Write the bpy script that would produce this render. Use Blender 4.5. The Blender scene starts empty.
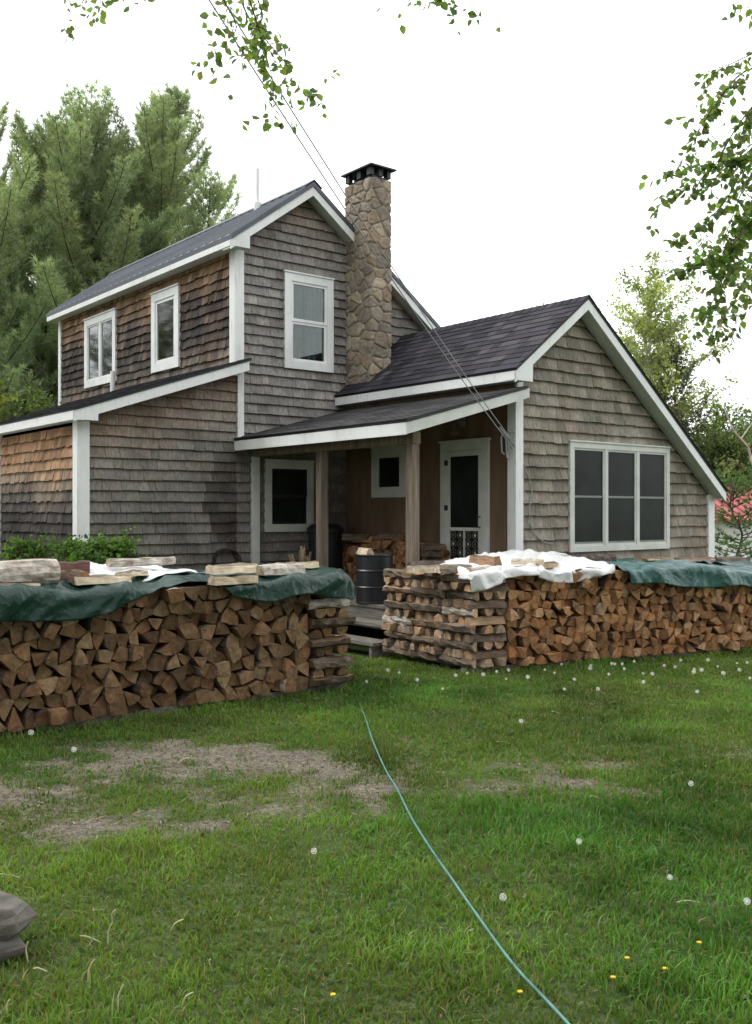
import bpy, math, random
import numpy as np
from mathutils import Vector, Matrix, kdtree
from mathutils import noise as mnoise

random.seed(7)
rng = np.random.default_rng(7)
scene = bpy.context.scene
COL = scene.collection
R = math.radians

# ------------------------------------------------------------------ basics
A = R(51.3)
U = Vector((math.sin(A), math.cos(A), 0)); V = Vector((-math.cos(A), math.sin(A), 0))
ZU = Vector((0, 0, 1))
HP = Vector(((514 - 376) / 981 * 12.2, 12.2, 0))          # front left corner of the right wing
HROT = math.atan2(U.y, U.x)

def hw(u, v, z=0.0):
    return HP + U * u + V * v + ZU * z

def at(x, y, d):
    """photo direction -> a point d metres in front of the viewpoint"""
    return Vector(((x - 376) / 981 * d, d, 1.6 + (512 - y) / 981 * d))

def vnoise(x, y, seed=0):
    x = np.asarray(x, float); y = np.asarray(y, float)
    xi = np.floor(x).astype(np.int64); yi = np.floor(y).astype(np.int64)
    fx = x - xi; fy = y - yi
    fx = fx * fx * (3 - 2 * fx); fy = fy * fy * (3 - 2 * fy)
    def h(a, b):
        n = (a * 374761393 + b * 668265263 + seed * 974634541) & 0x7fffffff
        n = ((n ^ (n >> 13)) * 1274126177) & 0x7fffffff
        return ((n ^ (n >> 16)) & 0xffff) / 65535.0
    return (h(xi, yi) * (1 - fx) + h(xi + 1, yi) * fx) * (1 - fy) + (h(xi, yi + 1) * (1 - fx) + h(xi + 1, yi + 1) * fx) * fy

def fbm(x, y, seed=0, o=4):
    s = 0; a = 1; t = 0
    for i in range(o):
        s = s + a * vnoise(np.asarray(x) * 2 ** i, np.asarray(y) * 2 ** i, seed + i); t += a; a *= .5
    return s / t

# ------------------------------------------------------------------ mesh builder
class MB:
    def __init__(s):
        s.v = []; s.f = []; s.m = []; s.c = []; s.l = []
    def add(s, vs, fs, mat=0, col=(1, 1, 1), lc=None):
        n = len(s.v)
        s.v += [tuple(p) for p in vs]
        s.c += [(col[0], col[1], col[2], 1.0)] * len(vs)
        s.l += [tuple(p) for p in (lc if lc is not None else vs)]
        s.f += [tuple(i + n for i in f) for f in fs]
        s.m += list(mat) if isinstance(mat, (list, tuple)) else [mat] * len(fs)
    def box(s, x0, x1, y0, y1, z0, z1, mat=0, col=(1, 1, 1)):
        vs = [(x, y, z) for x in (x0, x1) for y in (y0, y1) for z in (z0, z1)]
        s.add(vs, [(0, 1, 3, 2), (4, 6, 7, 5), (0, 4, 5, 1), (2, 3, 7, 6), (0, 2, 6, 4), (1, 5, 7, 3)], mat, col)
    def prism(s, pts, ext, mat=0, col=(1, 1, 1)):
        """planar polygon pts (3D) swept along ext"""
        pts = [Vector(p) for p in pts]; ext = Vector(ext); n = len(pts)
        nr = Vector((0, 0, 0))
        for i in range(n):
            nr += pts[i].cross(pts[(i + 1) % n])
        if nr.dot(ext) > 0: pts = pts[::-1]
        vs = pts + [p + ext for p in pts]
        fs = [tuple(range(n)), tuple(range(2 * n - 1, n - 1, -1))]
        for i in range(n):
            j = (i + 1) % n
            fs.append((j, i, i + n, j + n))
        s.add(vs, fs, mat, col)
    def tube(s, pts, rad, seg=6, mat=0, col=(1, 1, 1), cap=True):
        pts = [Vector(p) for p in pts]; n = len(pts)
        rr = rad if isinstance(rad, (list, tuple)) else [rad] * n
        vs = []; fs = []
        ref = Vector((0.13, 0.27, 1)).normalized()
        for i, p in enumerate(pts):
            d = (pts[min(i + 1, n - 1)] - pts[max(i - 1, 0)])
            if d.length < 1e-9: d = Vector((0, 0, 1))
            d.normalize()
            a = d.cross(ref)
            if a.length < .05: a = d.cross(Vector((1, 0, 0)))
            a.normalize(); b = d.cross(a)
            for k in range(seg):
                t = 2 * math.pi * k / seg
                vs.append(p + (a * math.cos(t) + b * math.sin(t)) * rr[i])
        for i in range(n - 1):
            for k in range(seg):
                k2 = (k + 1) % seg
                fs.append((i * seg + k, i * seg + k2, (i + 1) * seg + k2, (i + 1) * seg + k))
        if cap:
            fs.append(tuple(range(seg - 1, -1, -1))); fs.append(tuple(range((n - 1) * seg, n * seg)))
        s.add(vs, fs, mat, col)
    def lathe(s, prof, c=(0, 0, 0), seg=28, mat=0, col=(1, 1, 1)):
        vs = []; fs = []; n = len(prof)
        for r, z in prof:
            for k in range(seg):
                t = 2 * math.pi * k / seg
                vs.append((c[0] + r * math.cos(t), c[1] + r * math.sin(t), c[2] + z))
        for i in range(n - 1):
            for k in range(seg):
                k2 = (k + 1) % seg
                fs.append((i * seg + k, i * seg + k2, (i + 1) * seg + k2, (i + 1) * seg + k))
        fs.append(tuple(range(seg - 1, -1, -1))); fs.append(tuple(range((n - 1) * seg, n * seg)))
        s.add(vs, fs, mat, col)
    def build(s, name, mats, parent=None, loc=None, smooth=False, label=None):
        me = bpy.data.meshes.new(name)
        me.from_pydata(s.v, [], s.f)
        for m in (mats if isinstance(mats, (list, tuple)) else [mats]): me.materials.append(m)
        me.polygons.foreach_set('material_index', s.m)
        ca = me.color_attributes.new('Col', 'FLOAT_COLOR', 'POINT')
        ca.data.foreach_set('color', np.array(s.c, 'f').ravel())
        la = me.attributes.new('lc', 'FLOAT_VECTOR', 'POINT')
        la.data.foreach_set('vector', np.array(s.l, 'f').ravel())
        if smooth: me.polygons.foreach_set('use_smooth', [True] * len(me.polygons))
        me.update()
        o = bpy.data.objects.new(name, me); COL.objects.link(o)
        if parent: o.parent = parent
        if loc is not None: o.location = loc
        if label: o['label'] = label
        return o

def np_mesh(name, verts, faces, mat, cols=None, parent=None, smooth=False, mats=None, midx=None):
    """verts (N,3); faces: list of (M,k) int arrays"""
    me = bpy.data.meshes.new(name)
    verts = np.asarray(verts, 'f'); nv = len(verts)
    me.vertices.add(nv); me.vertices.foreach_set('co', verts.ravel())
    nl = sum(f.size for f in faces); npol = sum(len(f) for f in faces)
    me.loops.add(nl); me.polygons.add(npol)
    me.loops.foreach_set('vertex_index', np.concatenate([f.ravel() for f in faces]).astype('i'))
    tot = np.concatenate([np.full(len(f), f.shape[1], 'i') for f in faces])
    st = np.concatenate([[0], np.cumsum(tot)[:-1]]).astype('i')
    me.polygons.foreach_set('loop_start', st)
    for m in (mats or [mat]): me.materials.append(m)
    if midx is not None: me.polygons.foreach_set('material_index', midx.astype('i'))
    if smooth: me.polygons.foreach_set('use_smooth', np.ones(npol, bool))
    if cols is not None:
        ca = me.color_attributes.new('Col', 'FLOAT_COLOR', 'POINT')
        c = np.ones((nv, 4), 'f'); c[:, :3] = cols
        ca.data.foreach_set('color', c.ravel())
    me.update(calc_edges=True)
    me.validate()
    o = bpy.data.objects.new(name, me); COL.objects.link(o)
    if parent: o.parent = parent
    return o

def tag(o, label=None, cat=None, group=None, kind=None):
    if label: o['label'] = label
    if cat: o['category'] = cat
    if group: o['group'] = group
    if kind: o['kind'] = kind
    return o

def empty(name, loc=(0, 0, 0), rz=0.0):
    o = bpy.data.objects.new(name, None); COL.objects.link(o)
    o.location = loc; o.rotation_euler = (0, 0, rz); o.empty_display_size = .2
    return o

# ------------------------------------------------------------------ materials
class NT:
    def __init__(s, name):
        s.mat = bpy.data.materials.new(name); s.mat.use_nodes = True
        s.t = s.mat.node_tree; s.n = s.t.nodes; s.l = s.t.links
        s.p = s.n['Principled BSDF']; s.out = s.n['Material Output']
    def new(s, t, **k):
        n = s.n.new(t)
        for a, b in k.items(): setattr(n, a, b)
        return n
    def link(s, a, b): s.l.new(a, b)
    def attr(s, nm):
        return s.new('ShaderNodeAttribute', attribute_name=nm)
    def noise(s, vec, scale, detail=4, rough=.55, sc=None):
        n = s.new('ShaderNodeTexNoise'); n.inputs['Scale'].default_value = scale
        n.inputs['Detail'].default_value = detail; n.inputs['Roughness'].default_value = rough
        if vec is not None:
            if sc:
                m = s.new('ShaderNodeMapping'); m.inputs['Scale'].default_value = sc
                s.link(vec, m.inputs['Vector']); vec = m.outputs['Vector']
            s.link(vec, n.inputs['Vector'])
        return n.outputs['Fac']
    def ramp(s, fac, stops):
        r = s.new('ShaderNodeValToRGB'); e = r.color_ramp.elements
        e[0].position, e[0].color = stops[0][0], (*stops[0][1], 1)
        e[1].position, e[1].color = stops[-1][0], (*stops[-1][1], 1)
        for p, c in stops[1:-1]:
            k = e.new(p); k.color = (*c, 1)
        s.link(fac, r.inputs['Fac']); return r.outputs['Color']
    def mix(s, a, b, fac=.5, mode='MIX'):
        m = s.new('ShaderNodeMix', data_type='RGBA', blend_type=mode)
        for sock, val in ((m.inputs[6], a), (m.inputs[7], b), (m.inputs[0], fac)):
            if hasattr(val, 'is_linked'): s.link(val, sock)
            elif sock == m.inputs[0]: sock.default_value = val
            else: sock.default_value = (*val, 1)
        return m.outputs[2]
    def mrange(s, v, a, b, c, d):
        m = s.new('ShaderNodeMapRange')
        for i, x in zip((1, 2, 3, 4), (a, b, c, d)): m.inputs[i].default_value = x
        s.link(v, m.inputs[0]); return m.outputs[0]
    def obj(s):
        return s.new('ShaderNodeTexCoord').outputs['Object']
    def bump(s, h, strength=.3, dist=.01):
        b = s.new('ShaderNodeBump'); b.inputs['Strength'].default_value = strength; b.inputs['Distance'].default_value = dist
        s.link(h, b.inputs['Height']); s.link(b.outputs['Normal'], s.p.inputs['Normal'])
    def fin(s, color=None, rough=.8, spec=.3, metal=0.0):
        if color is not None:
            if hasattr(color, 'is_linked'): s.link(color, s.p.inputs['Base Color'])
            else: s.p.inputs['Base Color'].default_value = (*color, 1)
        if hasattr(rough, 'is_linked'): s.link(rough, s.p.inputs['Roughness'])
        else: s.p.inputs['Roughness'].default_value = rough
        s.p.inputs['Specular IOR Level'].default_value = spec
        s.p.inputs['Metallic'].default_value = metal
        return s.mat

def m_plain(name, col, rough=.7, var=.25, scale=6, spec=.3, metal=0, bump=0, sc=None):
    t = NT(name); n = t.noise(t.obj(), scale, 5, .6, sc)
    lo = tuple(c * (1 - var) for c in col); hi = tuple(min(1, c * (1 + var)) for c in col)
    c = t.ramp(n, [(.3, lo), (.7, hi)])
    if bump: t.bump(t.noise(t.obj(), scale * 6, 3, .6, sc), bump)
    return t.fin(c, rough, spec, metal)

def m_attr(name, rough=.85, grain=(30, 30, 3), gs=1.0, amp=.35, spec=.2, bump=.25, blot=.2):
    """base colour from the mesh's own colour attribute, modulated by wood grain / blotches"""
    t = NT(name); a = t.attr('Col').outputs['Color']; o = t.obj()
    g = t.noise(o, gs, 5, .65, grain)
    gv = t.mrange(g, .25, .75, 1 - amp, 1 + amp)
    b = t.noise(o, 2.2, 4, .6); bv = t.mrange(b, .3, .7, 1 - blot, 1 + blot)
    mu = t.new('ShaderNodeMath', operation='MULTIPLY'); t.link(gv, mu.inputs[0]); t.link(bv, mu.inputs[1])
    c = t.mix(a, mu.outputs[0], 1.0, 'MULTIPLY')
    if bump: t.bump(g, bump, .006)
    return t.fin(c, rough, spec)

M = {}
M['shingle'] = m_attr('cedar_shingle_wood', .9, (55, 55, 4), 1, .52, .15, .35, .28)
M['asphalt'] = m_attr('asphalt_roof_shingle', .92, (160, 160, 160), 1, .35, .2, .3, .12)
M['stone'] = m_attr('field_stone', .9, (14, 14, 14), 1, .35, .2, .5, .2)
M['bare_stone'] = m_plain('grey_rock', (.105, .095, .085), .9, .5, 7, .2, 0, .7)
def white_paint():
    t = NT('white_painted_trim'); o = t.obj()
    n = t.noise(o, 1.6, 6, .65); f = t.noise(o, 1, 4, .6, (22, 22, 3))
    c = t.ramp(n, [(.25, (.60, .61, .59)), (.5, (.72, .73, .72)), (.75, (.77, .78, .77))])
    c = t.mix(c, (.42, .42, .37), t.mrange(f, .55, .80, 0, .6))
    t.bump(f, .12, .004)
    return t.fin(c, .55, .35)
M['white'] = white_paint()
M['soffit'] = m_plain('painted_soffit', (.52, .54, .50), .7, .12, 3)
M['porch_white'] = m_plain('porch_trim_paint', (.54, .555, .515), .65, .12, 4)
M['rail'] = m_plain('grey_window_rail', (.20, .215, .20), .6, .15)
M['backing'] = m_plain('tar_paper', (.02, .018, .016), .95, .3)
M['dark'] = m_plain('dark_interior', (.012, .012, .013), .9, .2)
def metal_roof():
    t = NT('ribbed_metal_roof'); n = t.noise(t.obj(), 2.5, 5, .6, (1, .25, 1))
    c = t.ramp(n, [(.3, (.040, .046, .060)), (.7, (.078, .088, .108))])
    return t.fin(c, .42, .5, .25)
M['metal_roof'] = metal_roof()
M['metal_dark'] = m_plain('black_metal', (.022, .023, .026), .5, .3, 9, .4, .3)
def plywood():
    t = NT('brown_plywood'); o = t.obj(); n = t.noise(o, 1, 6, .6, (3, 3, .8)); f = t.noise(o, 1, 4, .6, (60, 60, 2))
    c = t.ramp(n, [(.25, (.095, .062, .040)), (.55, (.17, .113, .072)), (.8, (.25, .172, .11))])
    c = t.mix(c, (.05, .03, .02), t.mrange(f, .5, .8, 0, .5)); t.bump(f, .2, .004)
    return t.fin(c, .85, .2)
M['plywood'] = plywood()
M['oldwood'] = m_plain('weathered_plank', (.16, .145, .125), .9, .45, 1, .2, 0, .4, (30, 4, 30))
M['post'] = m_plain('weathered_post', (.17, .135, .105), .9, .45, 1, .2, 0, .4, (30, 30, 2))
def glass(name, tint, alpha, rough=.02):
    t = NT(name)
    tr = t.new('ShaderNodeBsdfTransparent'); tr.inputs[0].default_value = (*tint, 1)
    gl = t.new('ShaderNodeBsdfGlossy'); gl.inputs['Roughness'].default_value = rough
    fr = t.new('ShaderNodeFresnel'); fr.inputs['IOR'].default_value = 1.5
    ad = t.new('ShaderNodeMath', operation='MULTIPLY_ADD'); ad.inputs[1].default_value = 1.0; ad.inputs[2].default_value = alpha
    t.link(fr.outputs[0], ad.inputs[0])
    mx = t.new('ShaderNodeMixShader')
    t.link(ad.outputs[0], mx.inputs[0]); t.link(tr.outputs[0], mx.inputs[1]); t.link(gl.outputs[0], mx.inputs[2])
    t.link(mx.outputs[0], t.out.inputs[0]); return t.mat
M['glass'] = glass('window_glass', (.80, .88, .85), .0)
M['mirrorglass'] = glass('reflecting_glass', (.7, .78, .82), .20, .05)
def screen():
    t = NT('insect_screen'); n = t.noise(t.obj(), 1.6, 3, .6)
    return t.fin(t.ramp(n, [(.3, (.004, .006, .005)), (.7, (.019, .024, .021))]), .32, .13)
M['screen'] = screen()
M['curtain'] = m_plain('curtain_cloth', (.14, .175, .165), .9, .2, 9)
M['black_plastic'] = m_plain('black_drum_paint', (.012, .013, .015), .38, .4, 5, .45)
M['wire'] = m_plain('wire_grey', (.27, .27, .28), .5, .1)
M['cable'] = m_plain('cable_grey', (.30, .30, .29), .6, .1)
M['hose'] = m_plain('green_hose', (.085, .21, .19), .4, .4, 8, .4)

# firewood: three faces, tint carried by each piece
def wood_end():
    t = NT('wood_end_grain'); lc = t.attr('lc').outputs['Vector']; a = t.attr('Col').outputs['Color']
    m = t.new('ShaderNodeMapping'); m.inputs['Scale'].default_value = (1, .05, 1); t.link(lc, m.inputs[0])
    nz = t.noise(m.outputs[0], 18, 4, .6)
    w = t.new('ShaderNodeTexWave', wave_type='RINGS', rings_direction='Y')
    w.inputs['Scale'].default_value = 26; w.inputs['Distortion'].default_value = 2.5; w.inputs['Detail'].default_value = 2
    t.link(m.outputs[0], w.inputs['Vector'])
    f = t.noise(m.outputs[0], 90, 3, .7)
    v1 = t.mrange(w.outputs['Fac'], 0, 1, .72, 1.14); v2 = t.mrange(nz, .3, .72, .55, 1.3); v3 = t.mrange(f, .3, .7, .75, 1.2)
    c = a
    for v in (v1, v2, v3): c = t.mix(c, v, 1.0, 'MULTIPLY')
    t.bump(f, .5, .006)
    return t.fin(c, .9, .15)
def wood_split():
    t = NT('wood_split_face'); lc = t.attr('lc').outputs['Vector']; a = t.attr('Col').outputs['Color']
    g = t.noise(lc, 1, 5, .65, (70, 5, 70)); b = t.noise(lc, 7, 3, .6)
    c = t.mix(a, t.mrange(g, .25, .75, .62, 1.45), 1.0, 'MULTIPLY'); c = t.mix(c, t.mrange(b, .3, .7, .75, 1.3), 1.0, 'MULTIPLY')
    t.bump(g, .6, .008)
    return t.fin(c, .9, .15)
def wood_bark(name, lo, mid, hi):
    t = NT(name); lc = t.attr('lc').outputs['Vector']
    g = t.noise(lc, 1, 6, .7, (28, 12, 28)); b = t.noise(lc, 9, 4, .6)
    c = t.ramp(g, [(.3, lo), (.52, mid), (.72, hi)])
    c = t.mix(c, t.mrange(b, .3, .7, .6, 1.35), 1.0, 'MULTIPLY')
    a = t.attr('Col').outputs['Color']
    c = t.mix(c, a, .15)
    t.bump(g, .9, .015)
    return t.fin(c, .95, .1)
M['end'] = wood_end(); M['split'] = wood_split()
M['bark'] = wood_bark('brown_bark', (.035, .027, .022), (.10, .08, .066), (.20, .17, .145))
M['birchbark'] = wood_bark('birch_bark', (.16, .12, .09), (.50, .46, .41), (.68, .65, .60))
LOGM = [M['end'], M['split'], M['bark'], M['birchbark']]

def tarp(name, lo, hi, rough, spec, tr=0):
    t = NT(name); o = t.obj(); n = t.noise(o, 5, 5, .6); g = t.noise(o, 60, 3, .6)
    c = t.ramp(n, [(.3, lo), (.7, hi)])
    hs = []
    for sc_, w in ((3.5, 1.0), (7, .45), (15, .15)):
        q = t.noise(o, sc_, 2, .5, (1, 1.8, 1.1))
        d = t.new('ShaderNodeMath', operation='SUBTRACT'); d.inputs[1].default_value = .5; t.link(q, d.inputs[0])
        a = t.new('ShaderNodeMath', operation='ABSOLUTE'); t.link(d.outputs[0], a.inputs[0])
        r_ = t.mrange(a.outputs[0], 0, .10, w, 0); hs.append(r_)
    s1 = t.new('ShaderNodeMath', operation='ADD'); t.link(hs[0], s1.inputs[0]); t.link(hs[1], s1.inputs[1])
    s2 = t.new('ShaderNodeMath', operation='ADD'); t.link(s1.outputs[0], s2.inputs[0]); t.link(hs[2], s2.inputs[1])
    t.bump(s2.outputs[0], .28, .02)
    return t.fin(c, rough, spec)
M['tarp_dark'] = tarp('dark_green_tarp', (.003, .022, .016), (.009, .042, .031), .33, .45)
M['tarp_teal'] = tarp('faded_teal_tarp', (.013, .060, .054), (.038, .115, .104), .33, .5)
M['plastic_white'] = tarp('white_plastic_sheet', (.52, .52, .52), (.70, .70, .70), .42, .35)

def foliage(name, transl=.35, var=.3, rough=.55, spec=.25):
    t = NT(name); a = t.attr('Col').outputs['Color']
    n = t.noise(t.obj(), .9, 3, .6); c = t.mix(a, t.mrange(n, .3, .7, 1 - var, 1 + var), 1.0, 'MULTIPLY')
    t.fin(c, rough, spec)
    tl = t.new('ShaderNodeBsdfTranslucent'); t.link(t.mix(c, (1.25, 1.3, .6), 1.0, 'MULTIPLY'), tl.inputs[0])
    mx = t.new('ShaderNodeMixShader'); mx.inputs[0].default_value = transl
    t.link(t.p.outputs[0], mx.inputs[1]); t.link(tl.outputs[0], mx.inputs[2]); t.link(mx.outputs[0], t.out.inputs[0])
    return t.mat
M['leaf'] = foliage('green_leaf', .5); M['needle'] = foliage('pine_needle', .5); M['grass'] = foliage('grass_blade', .35, .22)
M['trunk'] = m_plain('tree_bark', (.085, .07, .058), .95, .5, 6, .1, 0, .6)
M['birchtrunk'] = m_plain('birch_trunk_bark', (.42, .39, .35), .9, .4, 4, .1, 0, .4)
M['fluff'] = m_plain('seed_fluff', (.78, .78, .74), .9, .05); M['stem'] = m_plain('flower_stem', (.16, .22, .06), .7, .2)
M['yellow'] = m_plain('yellow_petal', (.75, .55, .03), .7, .1)
M['red_roof'] = m_plain('red_metal_roof', (.33, .07, .075), .5, .3, 1, .4, 0, 0, (9, 1, 1))
M['shed_white'] = m_plain('white_siding', (.72, .72, .70), .7, .1)
M['car_white'] = m_plain('white_car_paint', (.75, .76, .77), .2, .03, 2, .5)
M['car_glass'] = m_plain('car_window', (.01, .012, .014), .05, .1, 2, .6)
M['rubber'] = m_plain('black_rubber', (.018, .018, .018), .8, .2)
M['chrome'] = m_plain('wheel_metal', (.45, .45, .46), .35, .1, 4, .5, .8)

# ------------------------------------------------------------------ shingle courses
def clip(poly, a, b, c):
    out = []
    n = len(poly)
    for i in range(n):
        p, q = poly[i], poly[(i + 1) % n]
        dp = a * p[0] + b * p[1] - c; dq = a * q[0] + b * q[1] - c
        if dp <= 0: out.append(p)
        if (dp < 0 < dq) or (dq < 0 < dp):
            t = dp / (dp - dq); out.append((p[0] + t * (q[0] - p[0]), p[1] + t * (q[1] - p[1])))
    return out

def clip_to(rect, poly):
    x0, x1, y0, y1 = rect
    r = [(x0, y0), (x1, y0), (x1, y1), (x0, y1)]
    n = len(poly)
    ar = sum(poly[i][0] * poly[(i + 1) % n][1] - poly[(i + 1) % n][0] * poly[i][1] for i in range(n))
    pg = poly if ar > 0 else poly[::-1]
    for i in range(n):
        p, q = pg[i], pg[(i + 1) % n]
        ex, ey = q[0] - p[0], q[1] - p[1]
        r = clip(r, ey, -ex, ey * p[0] - ex * p[1])
        if len(r) < 3: return []
    return r

def minus(rect, holes):
    rs = [rect]
    for h in holes:
        nr = []
        for (x0, x1, y0, y1) in rs:
            a0, a1, b0, b1 = max(x0, h[0]), min(x1, h[1]), max(y0, h[2]), min(y1, h[3])
            if a0 >= a1 or b0 >= b1: nr.append((x0, x1, y0, y1)); continue
            if x0 < a0: nr.append((x0, a0, y0, y1))
            if a1 < x1: nr.append((a1, x1, y0, y1))
            if y0 < b0: nr.append((a0, a1, y0, b0))
            if b1 < y1: nr.append((a0, a1, b1, y1))
        rs = nr
    return rs

def field(mb, O, AX, BX, N, poly, expo, wr, t0, t1, colfn, holes=(), lap=.02, jb=.006, mat=0, gap=.002, seed=1, off=0.0, jt=0.0, start=None):
    rd = random.Random(seed)
    O, AX, BX, N = Vector(O), Vector(AX), Vector(BX), Vector(N)
    a0 = min(p[0] for p in poly); a1 = max(p[0] for p in poly)
    b0 = min(p[1] for p in poly); b1 = max(p[1] for p in poly)
    b = b0 if start is None else start; k = 0
    while b < b1:
        a = a0 - rd.random() * wr[1]
        while a < a1:
            w = rd.uniform(*wr)
            bb = b + rd.uniform(-jb, jb); bt = b + expo + lap
            tt = t0 + rd.uniform(-jt, jt)
            base = colfn(a + w / 2, b + expo / 2, rd)
            for rc in minus((a + gap, a + w - gap, bb, bt), holes):
                pg = clip_to(rc, poly)
                if len(pg) < 3: continue
                h = [off + tt + (t1 - tt) * (p[1] - bb) / (bt - bb) for p in pg]
                n = len(pg)
                vs = [O + AX * p[0] + BX * p[1] + N * hh for p, hh in zip(pg, h)] + [O + AX * p[0] + BX * p[1] + N * (off - .001) for p in pg]
                fs = [tuple(range(n))] + [((i + 1) % n, i, i + n, (i + 1) % n + n) for i in range(n)]
                if AX.cross(BX).dot(N) < 0: fs = [f[::-1] for f in fs]
                mb.add(vs, fs, mat, base)
            a += w
        b += expo; k += 1

def backing(mb, O, AX, BX, N, poly, holes=(), mat=1, off=-.004, th=.0):
    O, AX, BX, N = Vector(O), Vector(AX), Vector(BX), Vector(N)
    a0 = min(p[0] for p in poly); a1 = max(p[0] for p in poly); b0 = min(p[1] for p in poly); b1 = max(p[1] for p in poly)
    for rc in minus((a0, a1, b0, b1), holes):
        pg = clip_to(rc, poly)
        if len(pg) < 3: continue
        vs = [O + AX * p[0] + BX * p[1] + N * off for p in pg]
        f = tuple(range(len(pg)))
        mb.add(vs, [f if AX.cross(BX).dot(N) > 0 else f[::-1]], mat)

def lerp3(a, b, t): return tuple(x + (y - x) * t for x, y in zip(a, b))
GREY = [(.205, .188, .165), (.225, .208, .184), (.188, .172, .152), (.21, .19, .163), (.172, .158, .138), (.24, .222, .197)]
BRN = [(.20, .15, .115), (.17, .125, .10), (.235, .185, .145), (.14, .105, .088)]
ORG = [(.33, .195, .105), (.40, .25, .145), (.27, .15, .08), (.44, .30, .19), (.24, .15, .10)]
BLK = [(.045, .038, .035), (.07, .058, .05), (.055, .047, .043), (.10, .085, .074), (.035, .031, .03)]
def pickw(rd, ws):
    """ws: [(list, weight)] -> one colour, with small jitter"""
    t = rd.random() * sum(w for _, w in ws)
    for l, w in ws:
        t -= w
        if t <= 0: break
    c = rd.choice(l); j = rd.uniform(.88, 1.12)
    return tuple(x * j for x in c)
def grad(stops, h):
    if h <= stops[0][0]: return stops[0][1]
    for (a, ca), (b, cb) in zip(stops, stops[1:]):
        if h <= b: return lerp3(ca, cb, (h - a) / (b - a))
    return stops[-1][1]
def wash(rd, c, amt=.22, hue=.02):
    j = 1 + rd.uniform(-amt, amt)
    return tuple(max(.01, x * j * (1 + rd.uniform(-hue, hue))) for x in c)
def blotch(a, b, s=1.3, k=0.0):
    return mnoise.noise(Vector((a * s + k, b * s * .8, 1.7 + k)))

# ------------------------------------------------------------------ HOUSE
house = empty('house', HP, HROT)
tag(house, 'weathered cedar shingle house with white trim and stone chimney behind the woodpiles', 'house')

Vm = 3.5                                  # plane of the tall block's front wall
X3 = Vector((1, 0, 0)); Y3 = Vector((0, 1, 0)); Z3 = Vector((0, 0, 1))

def window(parent, O, AX, N, rect, cas, layout, paneM, depth=.03, sashw=.045, trim=M['white'], recess=False, curtain=False, sashM=None):
    """rect in the wall plane (a0,a1,z0,z1); layout: list of columns, each a list of pane heights fractions"""
    O, AX, N = Vector(O), Vector(AX), Vector(N)
    a0, a1, z0, z1 = rect
    P = lambda a, z, n: O + AX * a + Z3 * z + N * n
    mb = MB()
    def bar(m, x0, x1, y0, y1, n0, n1, mat=0):
        m.prism([P(x0, y0, n0), P(x1, y0, n0), P(x1, y1, n0), P(x0, y1, n0)], N * (n1 - n0), mat)
    d = depth
    bar(mb, a0, a0 + cas, z0, z1, -.01, d); bar(mb, a1 - cas, a1, z0, z1, -.01, d)
    bar(mb, a0 + cas, a1 - cas, z1 - cas, z1, -.01, d - .001); bar(mb, a0 + cas, a1 - cas, z0, z0 + cas, -.01, d - .001)
    bar(mb, a0 - .012, a1 + .012, z1 + .001, z1 + .022, -.01, d + .014)
    w = mb.build('window', [trim], parent)
    x0, x1, y0, y1 = a0 + cas, a1 - cas, z0 + cas, z1 - cas
    nc = len(layout); mull = .05
    cw = ((x1 - x0) - mull * (nc - 1)) / nc
    for c in range(nc - 1):
        bar2 = MB(); xx = x0 + cw * (c + 1) + mull * c
        bar(bar2, xx, xx + mull, y0, y1, -.01, d - .004); bar2.build('mullion', [trim], w)
    for c, rows in enumerate(layout):
        cx0 = x0 + c * (cw + mull); yy = y0
        for r, fr in enumerate(rows):
            hh = (y1 - y0) * fr
            n = d - .014 - (.012 if (r % 2 == 0 and len(rows) > 1) else 0)
            sm = MB(); sw = sashw
            bar(sm, cx0, cx0 + sw, yy, yy + hh, -.02, n); bar(sm, cx0 + cw - sw, cx0 + cw, yy, yy + hh, -.02, n)
            bar(sm, cx0 + sw, cx0 + cw - sw, yy, yy + sw, -.02, n - .001); bar(sm, cx0 + sw, cx0 + cw - sw, yy + hh - sw, yy + hh, -.02, n - .001)
            sm.build('sash', [sashM or trim], w)
            pm = MB()
            bar(pm, cx0 + sw, cx0 + cw - sw, yy + sw, yy + hh - sw, n - .022, n - .016)
            pm.build('pane', [paneM], w)
            yy += hh
    if recess:
        rm = MB(); D = .55
        q = [P(x0, y0, -.03), P(x1, y0, -.03), P(x1, y1, -.03), P(x0, y1, -.03)]
        qb = [p - N * D for p in q]
        rm.add(q + qb, [(0, 1, 5, 4), (1, 2, 6, 5), (2, 3, 7, 6), (3, 0, 4, 7), (4, 5, 6, 7)])
        rm.build('room_recess', [M['dark']], w)
    if curtain:
        cm = MB()
        for (c0, c1, ph) in ((x0 + (x1 - x0) * .10, x0 + (x1 - x0) * .47, 0), (x0 + (x1 - x0) * .49, x0 + (x1 - x0) * .80, 1.3)):
            nn = 46; vs = []
            for i in range(nn + 1):
                t = i / nn; a = c0 + (c1 - c0) * t
                dn = -.09 + .022 * math.sin(t * 31 + ph) + .012 * math.sin(t * 67 + ph * 2)
                for z in (y0, (y0 + y1) / 2, y1): vs.append(P(a + .01 * math.sin(z * 5 + i), z, dn))
            cm.add(vs, [f for i in range(nn) for f in ((i * 3, i * 3 + 3, i * 3 + 4, i * 3 + 1), (i * 3 + 1, i * 3 + 4, i * 3 + 5, i * 3 + 2))])
        cm.build('curtain', [M['curtain']], w, smooth=True)
    return w

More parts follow.
